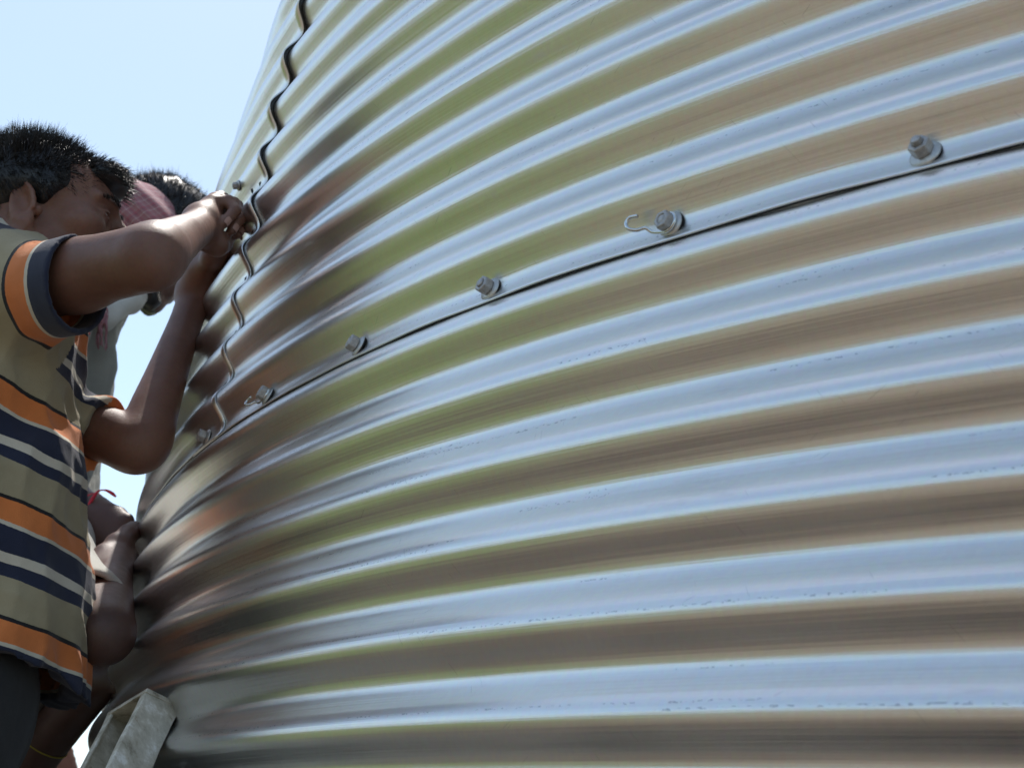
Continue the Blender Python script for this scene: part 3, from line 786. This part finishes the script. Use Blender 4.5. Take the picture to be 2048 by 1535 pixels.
    a = o.data.attributes.new('stripe', 'FLOAT', 'CORNER'); a.data.foreach_set('value', (cs.ravel()+20).astype(np.float32))
    # trousers
    t_ = Body()
    t_.ell(hip-UP*.02-FWD1*.02, (.145, .088, .12), .04, 'u', np.stack([RT1, FWD1, UP]))
    for q in (-1, 1):
        h0 = hip+RT1*q*.075-FWD1*.035; kne = h0*np.array([1, 1, 0])+RT1*q*.02+FWD1*.03+UP*.40; an = h0*np.array([1, 1, 0])+RT1*q*.02+UP*.09-FWD1*.01
        t_.cap(h0, kne, .078, .066, .03); t_.cap(kne, an, .070, .062, .02)
    t_.post = lambda X, d: d-.004*fnoise(X, 40, 12)
    body_obj('trousers', t_, .006, M['trouser'], root)
    # hair: a dark cap plus thousands of stiff strands
    hb = Body()
    s_ = .905
    hb.ell(L_(0, -.014, .052), np.array((.074, .096, .0770))*s_, .01, 'u', B_)
    hb.cap(L_(0, -.07, .0), L_(0, -.065, -.035), .055*s_, .040*s_, .02)
    for q in (-1, 1):
        hb.ell(L_(q*.062, -.012, .045), np.array((.016, .05, .030))*s_, .012, 'u', B_)
        hb.cap(L_(q*.066, .014, .03), L_(q*.066, .020, -.004), .010, .005, .006)
    hb.ell(L_(0, .080, .072), np.array((.048, .030, .022))*s_, .012, 'u', B_)
    hb.ell(L_(0, .135, .002), np.array((.085, .065, .056))*s_, .008, 's', B_)     # keep the face clear
    hb.ell(L_(0, .045, -.06), np.array((.10, .090, .060))*s_, .008, 's', B_)
    for q in (-1, 1):
        hb.ell(L_(q*.078, .052, .000), np.array((.05, .040, .036))*s_, .008, 's', B_)
        hb.ell(L_(q*.080, -.012, .000), np.array((.028, .018, .028))*s_, .006, 's', B_)
    hb.post = lambda X, d: d-.0015*fnoise(X, 150, 21)
    ho, HV = body_obj('hair', hb, .004, M['hair'], root)
    ho.data.update(); N_ = np.array([v.normal[:] for v in ho.data.vertices]); N_ = N_
    loc = (HV-hO)@B_.T/s_
    hgt = loc[:, 2]
    pk = np.where((hgt > -.075) & (N_@(-hu) < .5))[0]
    r = np.random.default_rng(5)
    ix = r.choice(pk, 13000); rt = HV[ix]+r.normal(size=(13000, 3))*.0015; nn = N_[ix]; lh = loc[ix]
    top = np.clip((lh[:, 2]-.02)/.08, 0, 1); frt = np.clip((lh[:, 1]-.0)/.09, 0, 1)
    comb = np.outer(.15+.55*frt, hf)+np.outer(top*(1-frt)*.9, hu)
    side = np.outer((1-top)*.9, -hu)+np.outer((1-top)*.3, hf); comb = comb+side
    ln = (.006+.011*top*(1-.75*frt)*r.uniform(.5, 1.1, 13000)+.003*frt)[:, None]
    # gather into tufts
    cl = r.normal(size=(400, 3))*1.6; tuft = r.integers(0, 400, 13000)
    key = (rt*140).astype(int); tid = (key[:, 0]*73+key[:, 1]*151+key[:, 2]*37) % 400; lk = r.uniform(.75, 1.2, 400)
    comb = comb*1.3+cl[tid]*.18; ln = ln*lk[tid][:, None]
    h2 = strands('hair_strands', rt, nn*(.35+.45*(top*(1-frt)))[:, None], comb, ln, .00055, M['hair'], ho, 3, .10)
    # eyebrow
    for q in (-1, 1):
        bb = []
        for t in np.linspace(0, 1, 150):
            bb.append(L_(q*(.013+.036*t), .1015-.016*t*t, .030+.006*math.sin(t*2.6)-.004*t)+r.normal(size=3)*.0014)
        bb = np.array(bb)
        strands('eyebrow', bb, np.tile(hf, (150, 1))*.15, np.tile(hr*q, (150, 1))*1.2, np.full((150, 1), .006), .0005, M['hair'], root, 4, .12)
    return root
person_one()

# ---- the person in the plaid head cloth behind -----------------------
def person_two():
    hf = nrm(FWD1*.80+R_*.25-UP*.55); hO = at(300, 492, 2.56)
    base = at(60, 1400, 2.62); root = empty('person', (base[0], base[1], 0))
    tag(root, 'person in red plaid head cloth and grey shirt, half hidden behind a raised bare arm', 'person')
    b = Body(); hu0 = UP*.85+FWD1*.75
    L_, B_, hr, hf, hu = head(b, hO, hf, hu0, 1.0)
    chest = at(75, 790, 2.63); hip = at(20, 1350, 2.66); neck = at(165, 610, 2.60)
    sx = nrm(np.cross(FWD1, UP)); shR = neck-UP*.09+sx*.16-FWD1*.05; shL = neck-UP*.09-sx*.17-FWD1*.05
    b.cap(hO-hu*.04-hf*.01, neck, .052, .058, .03)
    b.ell(chest, (.15, .10, .17), .05, 'u', np.stack([RT1, FWD1, UP])); b.ell((chest+hip)/2, (.13, .09, .2), .05, 'u', np.stack([RT1, FWD1, UP])); b.ell(hip, (.14, .1, .13), .05, 'u', np.stack([RT1, FWD1, UP]))
    b.cap(neck, shR, .05, .05, .04); b.cap(neck, shL, .05, .05, .04)
    elR = at(70, 950, 2.36); wrR = at(180, 1030, 2.27)
    limb(b, [shR, shR*.5+elR*.5, elR, elR*.6+wrR*.4, wrR], [.046, .041, .036, .034, .026])
    nl = []
    kn = [at(236, 1030, 2.235), at(240, 1048, 2.225), at(238, 1070, 2.22), at(230, 1094, 2.22)]
    for q in kn: b.cap(wrR*.93+q*.07, q, .024, .0135, .018)
    b.cap(at(190, 1050, 2.255), at(205, 1096, 2.235), .026, .017, .02)
    tips = (((254, 1040), (262, 1062), (258, 1082)), ((257, 1056), (263, 1078), (254, 1092)), ((254, 1076), (260, 1096), (246, 1106)), ((244, 1098), (246, 1112), (234, 1118)))
    for q, t3, r0 in zip(kn, tips, (.0092, .0094, .009, .008)):
        chain(b, [q]+[at(x, y, 2.22) for x, y in t3], [r0*1.18, r0*1.05, r0*.95, r0*.82], .005)
    chain(b, [at(198, 1075, 2.24), at(210, 1104, 2.23), at(232, 1112, 2.22), at(246, 1104, 2.215)], [.018, .013, .011, .009], .008)
    elL = shL-UP*.27-FWD1*.06; wrL = elL+FWD1*.04-UP*.22
    b.cap(shL, elL, .046, .036, .03); b.cap(elL, wrL, .036, .026, .03)
    hand(b, wrL, -UP+FWD1*.2, -sx, FWD1, [(.3, .5, .3)]*4)
    for q in (-1, 1):
        h0 = hip+RT1*q*.08; kne = h0*np.array([1, 1, 0])+UP*.44+FWD1*.02; an = h0*np.array([1, 1, 0])+UP*.08
        b.cap(h0, kne, .08, .055, .03); b.cap(kne, an, .05, .036, .02); b.cap(an, an*np.array([1, 1, 0])+FWD1*.14+UP*.03, .036, .025, .02)
    body_obj('body', b, .0038, M['skin2'], root)
    eyes(L_, B_, 1.0, root)
    s = Body()
    s.ell(chest, (.172, .125, .19), .05, 'u', np.stack([RT1, FWD1, UP])); s.ell((chest+hip)/2, (.16, .118, .23), .05, 'u', np.stack([RT1, FWD1, UP])); s.ell(hip, (.165, .12, .14), .05, 'u', np.stack([RT1, FWD1, UP]))
    s.cap(neck, shR, .066, .066, .04); s.cap(neck, shL, .066, .066, .04); s.cap(shR, shR*.45+elR*.55, .062, .058, .03); s.cap(shL, shL*.4+elL*.6, .062, .056, .03)
    s.cap(neck-UP*.02, neck+nrm(hO-neck)*.035, .062, .066, .02)
    # shirt front hanging open, with a fold of pale cloth at the throat
    s.cap(at(200, 600, 2.5), at(192, 730, 2.52), .030, .028, .03, flat=(RT1, .6)); s.cap(at(192, 730, 2.52), at(188, 830, 2.52), .028, .018, .03, flat=(RT1, .6))
    s.plane(hip-UP*.12, -UP)
    s.post = lambda X, d: d-.006*fnoise(X*np.array([1, 1, .5]), 30, 33)-.003*fnoise(X, 80, 34)-.005*np.abs(fnoise(X*np.array([1, 1, .4]), 60, 35))
    body_obj('shirt', s, .0055, M['grey_shirt'], root)
    sc_ = Body()      # scarf of pale cloth under the jaw, with its trailing end
    sc_.cap(at(212, 628, 2.47), at(262, 602, 2.50), .018, .017, .02); sc_.cap(at(262, 602, 2.50), at(284, 588, 2.53), .017, .012, .02)
    sc_.cap(at(205, 640, 2.46), at(178, 600, 2.46), .018, .022, .02)
    sc_.post = lambda X, d: d-.003*fnoise(X, 90, 44)-.0035*np.abs(fnoise(X, 130, 45))
    body_obj('scarf', sc_, .004, M['white_shirt'], root)
    bm = bmesh.new(); rr = random.Random(4)
    for i in range(16):
        x = 205+rr.uniform(-6, 9); y = 622+rr.uniform(-8, 8); pts = [at(x, y, 2.44)]
        for j in range(6):
            x += rr.uniform(-3.5, 2.2); y += rr.uniform(8, 15); pts.append(at(x, y, 2.44+rr.uniform(-.01, .01)))
        tube_bm(bm, spline(pts, 3), [.0022*(1-.6*t/18) for t in range(19)], 5)
    bm_obj('scarf_fringe', bm, M['plaid'], root, 0, True)
    mk = bmesh.new()               # small red stitched mark on the shirt front
    for (a, c_) in (((166, 652), (178, 654)), ((178, 654), (176, 664)), ((168, 660), (180, 668))):
        tube_bm(mk, [at(a[0], a[1], 2.405), at(c_[0], c_[1], 2.405)], .0016, 5)
    bm_obj('stitched_mark', mk, M['red'], root, 0, True)
    t_ = Body(); t_.ell(hip-UP*.03, (.15, .105, .13), .04, 'u', np.stack([RT1, FWD1, UP]))
    for q in (-1, 1):
        h0 = hip+RT1*q*.08; kne = h0*np.array([1, 1, 0])+UP*.44+FWD1*.02; an = h0*np.array([1, 1, 0])+UP*.09
        t_.cap(h0, kne, .092, .072, .03); t_.cap(kne, an, .072, .064, .02)
    t_.post = lambda X, d: d-.004*fnoise(X, 40, 12)
    body_obj('trousers', t_, .008, M['trouser'], root)
    # hair and the cloth wound round the head
    hb = Body(); hb.ell(L_(0, -.012, .055), (.079, .100, .086), .01, 'u', B_); hb.ell(L_(0, .13, -.01), (.09, .07, .07), .01, 's', B_); hb.ell(L_(0, .045, -.07), (.1, .1, .07), .01, 's', B_)
    hb.post = lambda X, d: d-.004*fnoise(X, 110, 51)
    ho, HV = body_obj('hair', hb, .004, M['hair'], root)
    N_ = np.array([v.normal[:] for v in ho.data.vertices]); r = np.random.default_rng(8)
    ix = r.choice(np.where(((HV-hO)@hu) > .02)[0], 3500)
    h2 = strands('hair_strands', HV[ix], N_[ix], r.normal(size=(3500, 3))*.35, np.full((3500, 1), .012), .0007, M['hair'], ho, 9, .5, curl=.9)
    # beard on the jaw
    bd = Body(); bd.ell(L_(0, .072, -.085), (.030, .022, .020), .01, 'u', B_)
    for q in (-1, 1): bd.cap(L_(q*.052, .015, -.040), L_(q*.022, .072, -.086), .015, .016, .01)
    bd.ell(L_(0, .104, -.052), (.03, .014, .02), .006, 's', B_)
    bd.post = lambda X, d: d-.003*fnoise(X, 180, 61)
    body_obj('beard', bd, .004, M['hair'], root)
    cb = Body()
    c0 = at(280, 446, 2.52)
    fx = nrm(at(262, 365, 2.5)-at(352, 448, 2.5)); vd = ray(290, 420); fy = np.cross(fx, vd)
    cb.ell(c0, (.066, .100, .098), .01, 'u', np.stack([nrm(np.cross(vd, fx)), fx, vd]))
    cb.ell(at(240, 446, 2.50), (.05, .062, .07), .03, 'u', np.stack([nrm(np.cross(vd, fx)), fx, vd]))
    cb.post = lambda X, d: d-.0022*np.sin((X@nrm(np.cross(vd, fx)))*260+2*fnoise(X, 20, 71))
    co, CV = body_obj('head_cloth', cb, .004, M['plaid'], root)
    at_ = co.data.attributes.new('plaid', 'FLOAT_VECTOR', 'POINT')
    q = np.stack([(CV@nrm(np.cross(vd, fx))), (CV@fx)+.3*(CV@vd), CV@vd], -1).astype(np.float32); at_.data.foreach_set('vector', q.ravel())
    # red thread on the wrist
    bm = bmesh.new(); ax = nrm(at(222, 1050, 2.24)-wrR); e1 = nrm(np.cross(ax, UP)); e2 = np.cross(ax, e1)
    ring = [wrR+ax*(.004+.006*math.sin(a))+(e1*math.cos(a)+e2*math.sin(a))*.0335 for a in np.linspace(0, 6.283, 24)]
    tube_bm(bm, ring, .0018, 6)
    tube_bm(bm, spline([at(176, 1012, 2.235), at(188, 992, 2.235), at(198, 981, 2.235), at(212, 980, 2.235), at(224, 986, 2.235), at(232, 993, 2.235)], 6), [.0020+.0008*math.sin(i/3) for i in range(31)], 6)
    bm_obj('thread_bracelet', bm, M['red'], root, 0, True)
    return root
person_two()

# ---- the low worker in the pale shirt ---------------------------------
def person_three():
    base = at(10, 1500, 2.25); root = empty('person', (base[0], base[1], 0))
    tag(root, 'person in off white sleeves, mostly hidden behind the striped polo, yellow thread on one arm', 'person')
    b = Body(); H = lambda *a: at(*a)
    shR = H(95, 1120, 2.10); sx = RT1
    shL = shR-sx*.30; neck = (shR+shL)/2+UP*.05; hO = neck+UP*.11-FWD1*.13
    L_, B_, hr, hf, hu = head(b, hO, FWD1, UP, .9)
    b.cap(hO-hu*.03, neck, .05, .056, .03)
    chest = (shR+shL)/2-UP*.14-FWD1*.04; hip = np.array([chest[0], chest[1], .42])-FWD1*.16
    b.ell(chest, (.145, .09, .15), .05, 'u', np.stack([RT1, FWD1, UP])); b.ell((chest+hip)/2, (.12, .085, .15), .05, 'u', np.stack([RT1, FWD1, UP])); b.ell(hip, (.13, .1, .11), .05, 'u', np.stack([RT1, FWD1, UP]))
    b.cap(neck, shR, .045, .048, .04); b.cap(neck, shL, .045, .048, .04)
    elR = H(203, 1266, 1.80); wrR = H(222, 1160, 1.97)
    limb(b, [shR, shR*.5+elR*.5, elR, elR*.7+wrR*.3, wrR], [.044, .040, .0345, .0335, .026])
    kn = [H(238, 1088, 2.05), H(246, 1098, 2.05), H(248, 1112, 2.045), H(246, 1126, 2.04)]
    for q in kn: b.cap(wrR*.95+q*.05, q, .0215, .0135, .010)
    b.cap(H(196, 1142, 1.99), H(206, 1108, 2.02), .017, .013, .012)
    chain(b, [H(206, 1108, 2.02), H(226, 1088, 2.04), H(244, 1080, 2.055)], [.013, .0105, .0088], .006)
    chain(b, [H(240, 1085, 2.04), H(256, 1068, 2.06), H(268, 1060, 2.07), H(279, 1057, 2.08)], [.0150, .0118, .0105, .0085], .01)
    chain(b, [H(250, 1098, 2.05), H(262, 1110, 2.07), H(268, 1120, 2.08)], [.0125, .0095, .008], .006)
    chain(b, [H(248, 1110, 2.05), H(258, 1126, 2.06), H(262, 1140, 2.06)], [.0125, .0095, .008], .006)
    chain(b, [H(242, 1120, 2.04), H(252, 1142, 2.05), H(256, 1158, 2.05)], [.0125, .0095, .008], .006)
    # other arm reaching up from low left
    elL = H(22, 1556, 2.22); wrL = H(200, 1358, 2.09)
    limb(b, [shL, shL*.5+elL*.5, elL, elL*.65+wrL*.35, wrL], [.044, .039, .0350, .0325, .0265])
    hand(b, wrL, nrm(H(238, 1322, 2.06)-wrL), UP*.3-FWD1, -U2, [(.4, .5, .3), (.45, .5, .3), (.5, .5, .3), (.6, .5, .3)], .9)
    for q in (-1, 1):
        h0 = hip+RT1*q*.08; kne = h0+FWD1*.36*np.array([1, 1, 0])+RT1*q*.05; kne[2] = .47; an = h0*np.array([1, 1, 0])+FWD1*.10+UP*.08+RT1*q*.05
        b.cap(h0, kne-FWD1*.14, .075, .05, .03); b.cap(kne-FWD1*.14, an, .048, .036, .02); b.cap(an, an*np.array([1, 1, 0])+FWD1*.13+UP*.03, .036, .025, .02)
    body_obj('body', b, .0038, M['skin3'], root)
    s = Body()
    s.ell(chest, (.165, .11, .17), .05, 'u', np.stack([RT1, FWD1, UP])); s.ell((chest+hip)/2, (.14, .11, .17), .05, 'u', np.stack([RT1, FWD1, UP])); s.ell(hip, (.15, .12, .11), .05, 'u', np.stack([RT1, FWD1, UP]))
    cu = shR*.26+elR*.74; dr = nrm(elR-shR); s.cap(neck, shR, .06, .060, .04); s.cap(neck, shL, .06, .06, .04)
    s.cap(shR, cu+dr*.03, .056, .054, .03); cl = shL*.5+elL*.5; s.cap(shL, cl, .06, .055, .03)
    def post(X, d):
        t = (X-cu)@dr; ab = elR-shR; q = X-shR; tt = np.clip((q@ab)/(ab@ab), 0, 2); da = np.linalg.norm(q-tt[:, None]*ab, axis=1); loc = da < .09
        d = np.where(loc & (t > -.06), np.maximum(d, t), d); d = np.where(loc, np.maximum(d, -np.maximum(da-.046, -(t+.04))), d)
        return d-.003*fnoise(X, 45, 81)
    s.post = post
    body_obj('shirt', s, .005, M['white_shirt'], root)
    t_ = Body(); t_.ell(hip-UP*.02, (.15, .12, .12), .04, 'u', np.stack([RT1, FWD1, UP]))
    for q in (-1, 1):
        h0 = hip+RT1*q*.08; kne = h0+FWD1*.22*np.array([1, 1, 0])+RT1*q*.05; kne[2] = .47; an = h0*np.array([1, 1, 0])+FWD1*.10+UP*.10+RT1*q*.05
        t_.cap(h0, kne, .09, .066, .03); t_.cap(kne, an, .064, .056, .02)
    body_obj('trousers', t_, .008, M['trouser'], root)
    hb = Body(); hb.ell(L_(0, -.012, .055), (.072, .092, .079), .01, 'u', B_); hb.ell(L_(0, .13, -.01), (.08, .07, .065), .01, 's', B_); hb.ell(L_(0, .045, -.07), (.1, .1, .07), .01, 's', B_)
    body_obj('hair', hb, .006, M['hair'], root)
    bm = bmesh.new(); c = H(98, 1494, 2.17); ax = nrm(wrL-elL); e1 = nrm(np.cross(ax, UP)); e2 = np.cross(ax, e1)
    c = elL+ax*np.dot(c-elL, ax)
    tube_bm(bm, [c+(e1*math.cos(a)+e2*math.sin(a))*.0352+ax*.010*math.sin(a) for a in np.linspace(0, 6.283, 30)], .0009, 6)
    bm_obj('thread_bracelet', bm, M['yellow'], root, 0, True)
person_three()

# ------------------------------------------------------------------ worn metal channel leaning on the wall
def channel():
    m, N, L, b = new_mat('scuffed_painted_steel'); tc = N.new('ShaderNodeTexCoord')
    n = noise(N, L, tc.outputs['Object'], 28, 6, 0.7); n2 = noise(N, L, tc.outputs['Object'], 90, 5, 0.7); n3 = noise(N, L, tc.outputs['Object'], 11, 3, 0.6)
    r = ramp(N, [(0.30, (0.16, 0.13, 0.09)), (0.43, (0.46, 0.42, 0.33)), (0.56, (0.62, 0.58, 0.48)), (0.66, (0.84, 0.82, 0.76))]); L.new(n.outputs[0], r.inputs[0])
    ru = ramp(N, [(0.62, (0, 0, 0)), (0.70, (1, 1, 1))]); L.new(n2.outputs[0], ru.inputs[0])
    c = mixc(N, L, math_n(N, L, 'MULTIPLY', ru.outputs[0], n3.outputs[0]), r.outputs[0], (0.30, 0.17, 0.07)); L.new(c, b.inputs['Base Color'])
    b.inputs['Roughness'].default_value = 0.62; b.inputs['Metallic'].default_value = 0.25
    bp = N.new('ShaderNodeBump'); bp.inputs['Strength'].default_value = 0.5; bp.inputs['Distance'].default_value = 0.001; L.new(n2.outputs[0], bp.inputs['Height']); L.new(bp.outputs[0], b.inputs['Normal'])
    A = at(294, 1379, 1.60); Bp = at(360, 1412, 1.635); Cc = at(216, 1427, 1.665)
    down = nrm(at(216, 1537, 1.49)-A); 
    ln = (A[2])/(-down[2])
    u = Bp-A; wA = np.linalg.norm(u); u /= wA
    v = Cc-A; wB = np.linalg.norm(v); v /= wB
    t = 0.0032
    # C-section: outer flange A-B, web from B back, lip along A, open side facing left
    sec = [(wA, 0), (0, 0), (0, .010), (t, .010), (t, t), (wA-t, t), (wA-t, wB-t), (t, wB-t), (t, wB-.010), (0, wB-.010), (0, wB), (wA, wB)]
    rr = random.Random(2); V, Fc = [], []
    ns = 40
    for i in range(ns+1):
        s_ = i/ns*ln
        for (a, b_) in sec:
            j = np.array([rr.uniform(-1, 1) for _ in range(3)])*(.0004 if i else .0012)
            V.append(A+down*s_+u*a+v*b_+j)
    k = len(sec)
    for i in range(ns):
        for j in range(k): Fc.append((i*k+j, i*k+(j+1) % k, (i+1)*k+(j+1) % k, (i+1)*k+j))
    Fc += [tuple(range(k))[::-1], tuple(ns*k+j for j in range(k))]
    n0 = len(V)                    # closed top end
    for off in (down*-.0035, down*.0045):
        for (a, b_) in ((-.001, -.001), (wA+.001, -.001), (wA+.001, wB+.001), (-.001, wB+.001)): V.append(A+off+u*a+v*b_)
    Fc += [(n0, n0+1, n0+2, n0+3), (n0+7, n0+6, n0+5, n0+4)]+[(n0+j, n0+4+j, n0+4+(j+1) % 4, n0+(j+1) % 4) for j in range(4)]
    o = link('metal_channel', mesh('metal_channel', V, Fc), m, None, False)
    bm = bmesh.new(); bm.from_mesh(o.data); bmesh.ops.recalc_face_normals(bm, faces=bm.faces); bm.to_mesh(o.data); bm.free()
    bv = o.modifiers.new('bevel', 'BEVEL'); bv.width = .0012; bv.segments = 2; bv.limit_method = 'ANGLE'
    tag(o, 'scuffed grey metal channel with paint spatter leaning against the bin at the bottom', 'metal channel')
channel()

# ---- someone further back: only a few sunlit fingers reach into the gap ----
def person_four():
    hd = at(128, 1510, 3.3); root = empty('person', (hd[0]-.45, hd[1]-.30, 0))
    tag(root, 'person further back, only pinkish sunlit fingers showing below the yellow thread', 'person')
    b = Body(); c0 = hd-R_*.55-FWD1*.05; c0[2] = 0
    hip = c0+UP*.86; chest = c0+UP*1.22; neck = c0+UP*1.40
    L_, B_, hr, hf, hu = head(b, c0+UP*1.53, nrm(R_*.7+FWD1*.7), UP, .95)
    b.cap(c0+UP*1.49, neck, .05, .055, .03); FR = nrm(R_*.7+FWD1*.7); SR = np.array([FR[1], -FR[0], 0]); BB = np.stack([SR, FR, UP])
    b.ell(chest, (.15, .09, .19), .05, 'u', BB); b.ell((chest+hip)/2, (.13, .09, .2), .05, 'u', BB); b.ell(hip, (.14, .1, .12), .05, 'u', BB)
    for q in (-1, 1):
        sh = neck-UP*.06+SR*q*.17; b.cap(neck, sh, .05, .05, .04)
        wr = hd-R_*.09-FWD1*.02 if q > 0 else hd-R_*.22-FWD1*.05-UP*.1
        el = (sh+wr)/2-UP*.12-FR*.03; limb(b, [sh, el, wr], [.046, .036, .026])
        if q > 0:
            for i in range(4):
                k0 = hd-R_*.02+U2*(.022-.015*i)+FWD1*.004*i; b.cap(wr, k0, .022, .011, .01)
                chain(b, [k0, k0+R_*.022+U2*.004, k0+R_*.032-U2*.012, k0+R_*.018-U2*.020], [.0095, .009, .0085, .0075], .002)
        else: hand(b, wr, R_, UP, FWD1, [(.4, .5, .3)]*4)
    for q in (-1, 1):
        h0 = hip+SR*q*.08; an = h0*np.array([1, 1, 0])+UP*.08; kn = (h0+an)/2+FR*.03
        b.cap(h0, kn, .08, .055, .03); b.cap(kn, an, .05, .036, .02); b.cap(an, an*np.array([1, 1, 0])+FR*.14+UP*.03, .036, .025, .02)
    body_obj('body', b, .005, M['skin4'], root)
    s = Body(); s.ell(chest, (.17, .115, .21), .05, 'u', BB); s.ell((chest+hip)/2, (.155, .115, .23), .05, 'u', BB); s.ell(hip+UP*.03, (.16, .12, .12), .05, 'u', BB)
    for q in (-1, 1): sh = neck-UP*.06+SR*q*.17; s.cap(neck, sh, .065, .065, .04); s.cap(sh, sh-UP*.18+R_*.03, .064, .058, .03)
    s.post = lambda X, d: d-.005*fnoise(X, 30, 91)
    body_obj('shirt', s, .008, M['white_shirt'], root)
    t = Body(); t.ell(hip-UP*.03, (.15, .11, .13), .04, 'u', BB)
    for q in (-1, 1): h0 = hip+SR*q*.08; an = h0*np.array([1, 1, 0])+UP*.09; t.cap(h0, (h0+an)/2, .092, .07, .03); t.cap((h0+an)/2, an, .07, .06, .02)
    body_obj('trousers', t, .01, M['trouser'], root)
    hb = Body(); hb.ell(L_(0, -.012, .055), (.076, .096, .082), .01, 'u', B_); hb.ell(L_(0, .13, -.01), (.08, .07, .065), .01, 's', B_); hb.ell(L_(0, .045, -.07), (.1, .1, .07), .01, 's', B_)
    body_obj('hair', hb, .006, M['hair'], root)
person_four()

# ------------------------------------------------------------------ ground
def ground_mat():
    m, N, L, b = new_mat('ground_soil_and_grass')
    g = N.new('ShaderNodeNewGeometry'); s = N.new('ShaderNodeSeparateXYZ'); L.new(g.outputs['Position'], s.inputs[0])
    n1 = noise(N, L, g.outputs['Position'], 0.6, 5, 0.6); n2 = noise(N, L, g.outputs['Position'], 6.0, 5, 0.65); n3 = noise(N, L, g.outputs['Position'], 60.0, 3, 0.6)
    soil = ramp(N, [(0.3, (0.12, 0.095, 0.064)), (0.55, (0.19, 0.153, 0.108)), (0.8, (0.27, 0.222, 0.158))]); L.new(n2.outputs[0], soil.inputs[0])
    gr = ramp(N, [(0.3, (0.062, 0.090, 0.016)), (0.55, (0.098, 0.135, 0.026)), (0.8, (0.15, 0.155, 0.05))]); L.new(n1.outputs[0], gr.inputs[0])
    # grass lies to the left (-x) of a worn track, bare trodden soil to the right
    e = math_n(N, L, 'MULTIPLY_ADD', n1.outputs[0], 1.6, -0.8)
    x = math_n(N, L, 'ADD', s.outputs[0], e)
    xx = math_n(N, L, 'MULTIPLY_ADD', s.outputs[1], -0.55, math_n(N, L, 'ADD', x, -1.4))
    f = N.new('ShaderNodeMapRange'); f.inputs[1].default_value = -2.5; f.inputs[2].default_value = -1.6
    f.inputs[3].default_value = 1.0; f.inputs[4].default_value = 0.0; L.new(xx, f.inputs[0])
    col = mixc(N, L, f.outputs[0], soil.outputs[0], gr.outputs[0])
    far = N.new('ShaderNodeMapRange'); far.inputs[1].default_value = 9.0; far.inputs[2].default_value = 26.0
    ln_ = N.new('ShaderNodeVectorMath'); ln_.operation = 'LENGTH'; L.new(g.outputs['Position'], ln_.inputs[0]); L.new(ln_.outputs['Value'], far.inputs[0])
    dry = ramp(N, [(0.3, (0.17, 0.135, 0.085)), (0.7, (0.26, 0.21, 0.14))]); L.new(n1.outputs[0], dry.inputs[0])
    col = mixc(N, L, math_n(N, L, 'MULTIPLY', far.outputs[0], 0.85), col, dry.outputs[0])     # dry stubble further out
    # trodden earth ring round the bin, darkened to stand for the bin's shade
    rr = math_n(N, L, 'SQRT', math_n(N, L, 'ADD', math_n(N, L, 'MULTIPLY', s.outputs[0], s.outputs[0]), math_n(N, L, 'MULTIPLY', s.outputs[1], s.outputs[1])))
    rr = math_n(N, L, 'MULTIPLY_ADD', math_n(N, L, 'ADD', s.outputs[0], 1.9), 0.30, rr)
    ring = N.new('ShaderNodeMapRange'); ring.inputs[1].default_value = 3.95; ring.inputs[2].default_value = 4.6
    ring.inputs[3].default_value = 1.0; ring.inputs[4].default_value = 0.0; L.new(math_n(N, L, 'MULTIPLY_ADD', n2.outputs[0], 0.6, rr), ring.inputs[0])
    dk = ramp(N, [(0.3, (0.036, 0.025, 0.018)), (0.7, (0.080, 0.056, 0.040))]); L.new(n2.outputs[0], dk.inputs[0])
    col = mixc(N, L, ring.outputs[0], col, dk.outputs[0])
    col = mixc(N, L, 0.35, col, n3.outputs['Color'], 'SOFT_LIGHT')
    L.new(col, b.inputs['Base Color']); b.inputs['Roughness'].default_value = 0.95
    bp = N.new('ShaderNodeBump'); bp.inputs['Strength'].default_value = 0.6; bp.inputs['Distance'].default_value = 0.02
    L.new(n3.outputs[0], bp.inputs['Height']); L.new(bp.outputs[0], b.inputs['Normal'])
    return m
gm = mesh('ground', [(-900, -900, 0), (900, -900, 0), (900, 900, 0), (-900, 900, 0)], [(0, 1, 2, 3)])
tag(link('ground', gm, ground_mat(), None, False), kind='structure')

# unseen leafy belt all round, added to darken the horizon in the bin's reflections
r = np.random.default_rng(12); nl = 42000
az = r.uniform(0, 2*math.pi, nl); hmax = 6.5+1.6*np.sin(az*9)+1.2*np.sin(az*23+1)+.9*np.sin(az*61+2)+.6*np.sin(az*137)
hh = hmax*r.uniform(0, 1, nl)**.7; dist = 95+r.normal(size=nl)*3.0+3*np.sin(az*17); sz = r.uniform(.35, .9, nl)
c_ = np.stack([dist*np.sin(az), dist*np.cos(az), hh], 1); a_ = r.normal(size=(nl, 3)); a_ /= np.linalg.norm(a_, axis=1)[:, None]
b_ = np.cross(a_, r.normal(size=(nl, 3))); b_ /= np.linalg.norm(b_, axis=1)[:, None]
V = np.stack([c_-a_*sz[:, None], c_-b_*sz[:, None]*.6, c_+a_*sz[:, None], c_+b_*sz[:, None]*.6], 1).reshape(-1, 3)
tag(link('unseen_tree_belt', mesh('unseen_tree_belt', V, np.arange(nl*4).reshape(-1, 4)), simple('unseen_foliage', (0.045, 0.065, 0.022), 0.8, 0, (0.085, 0.095, 0.035), 0.08), None, False), kind='stuff')
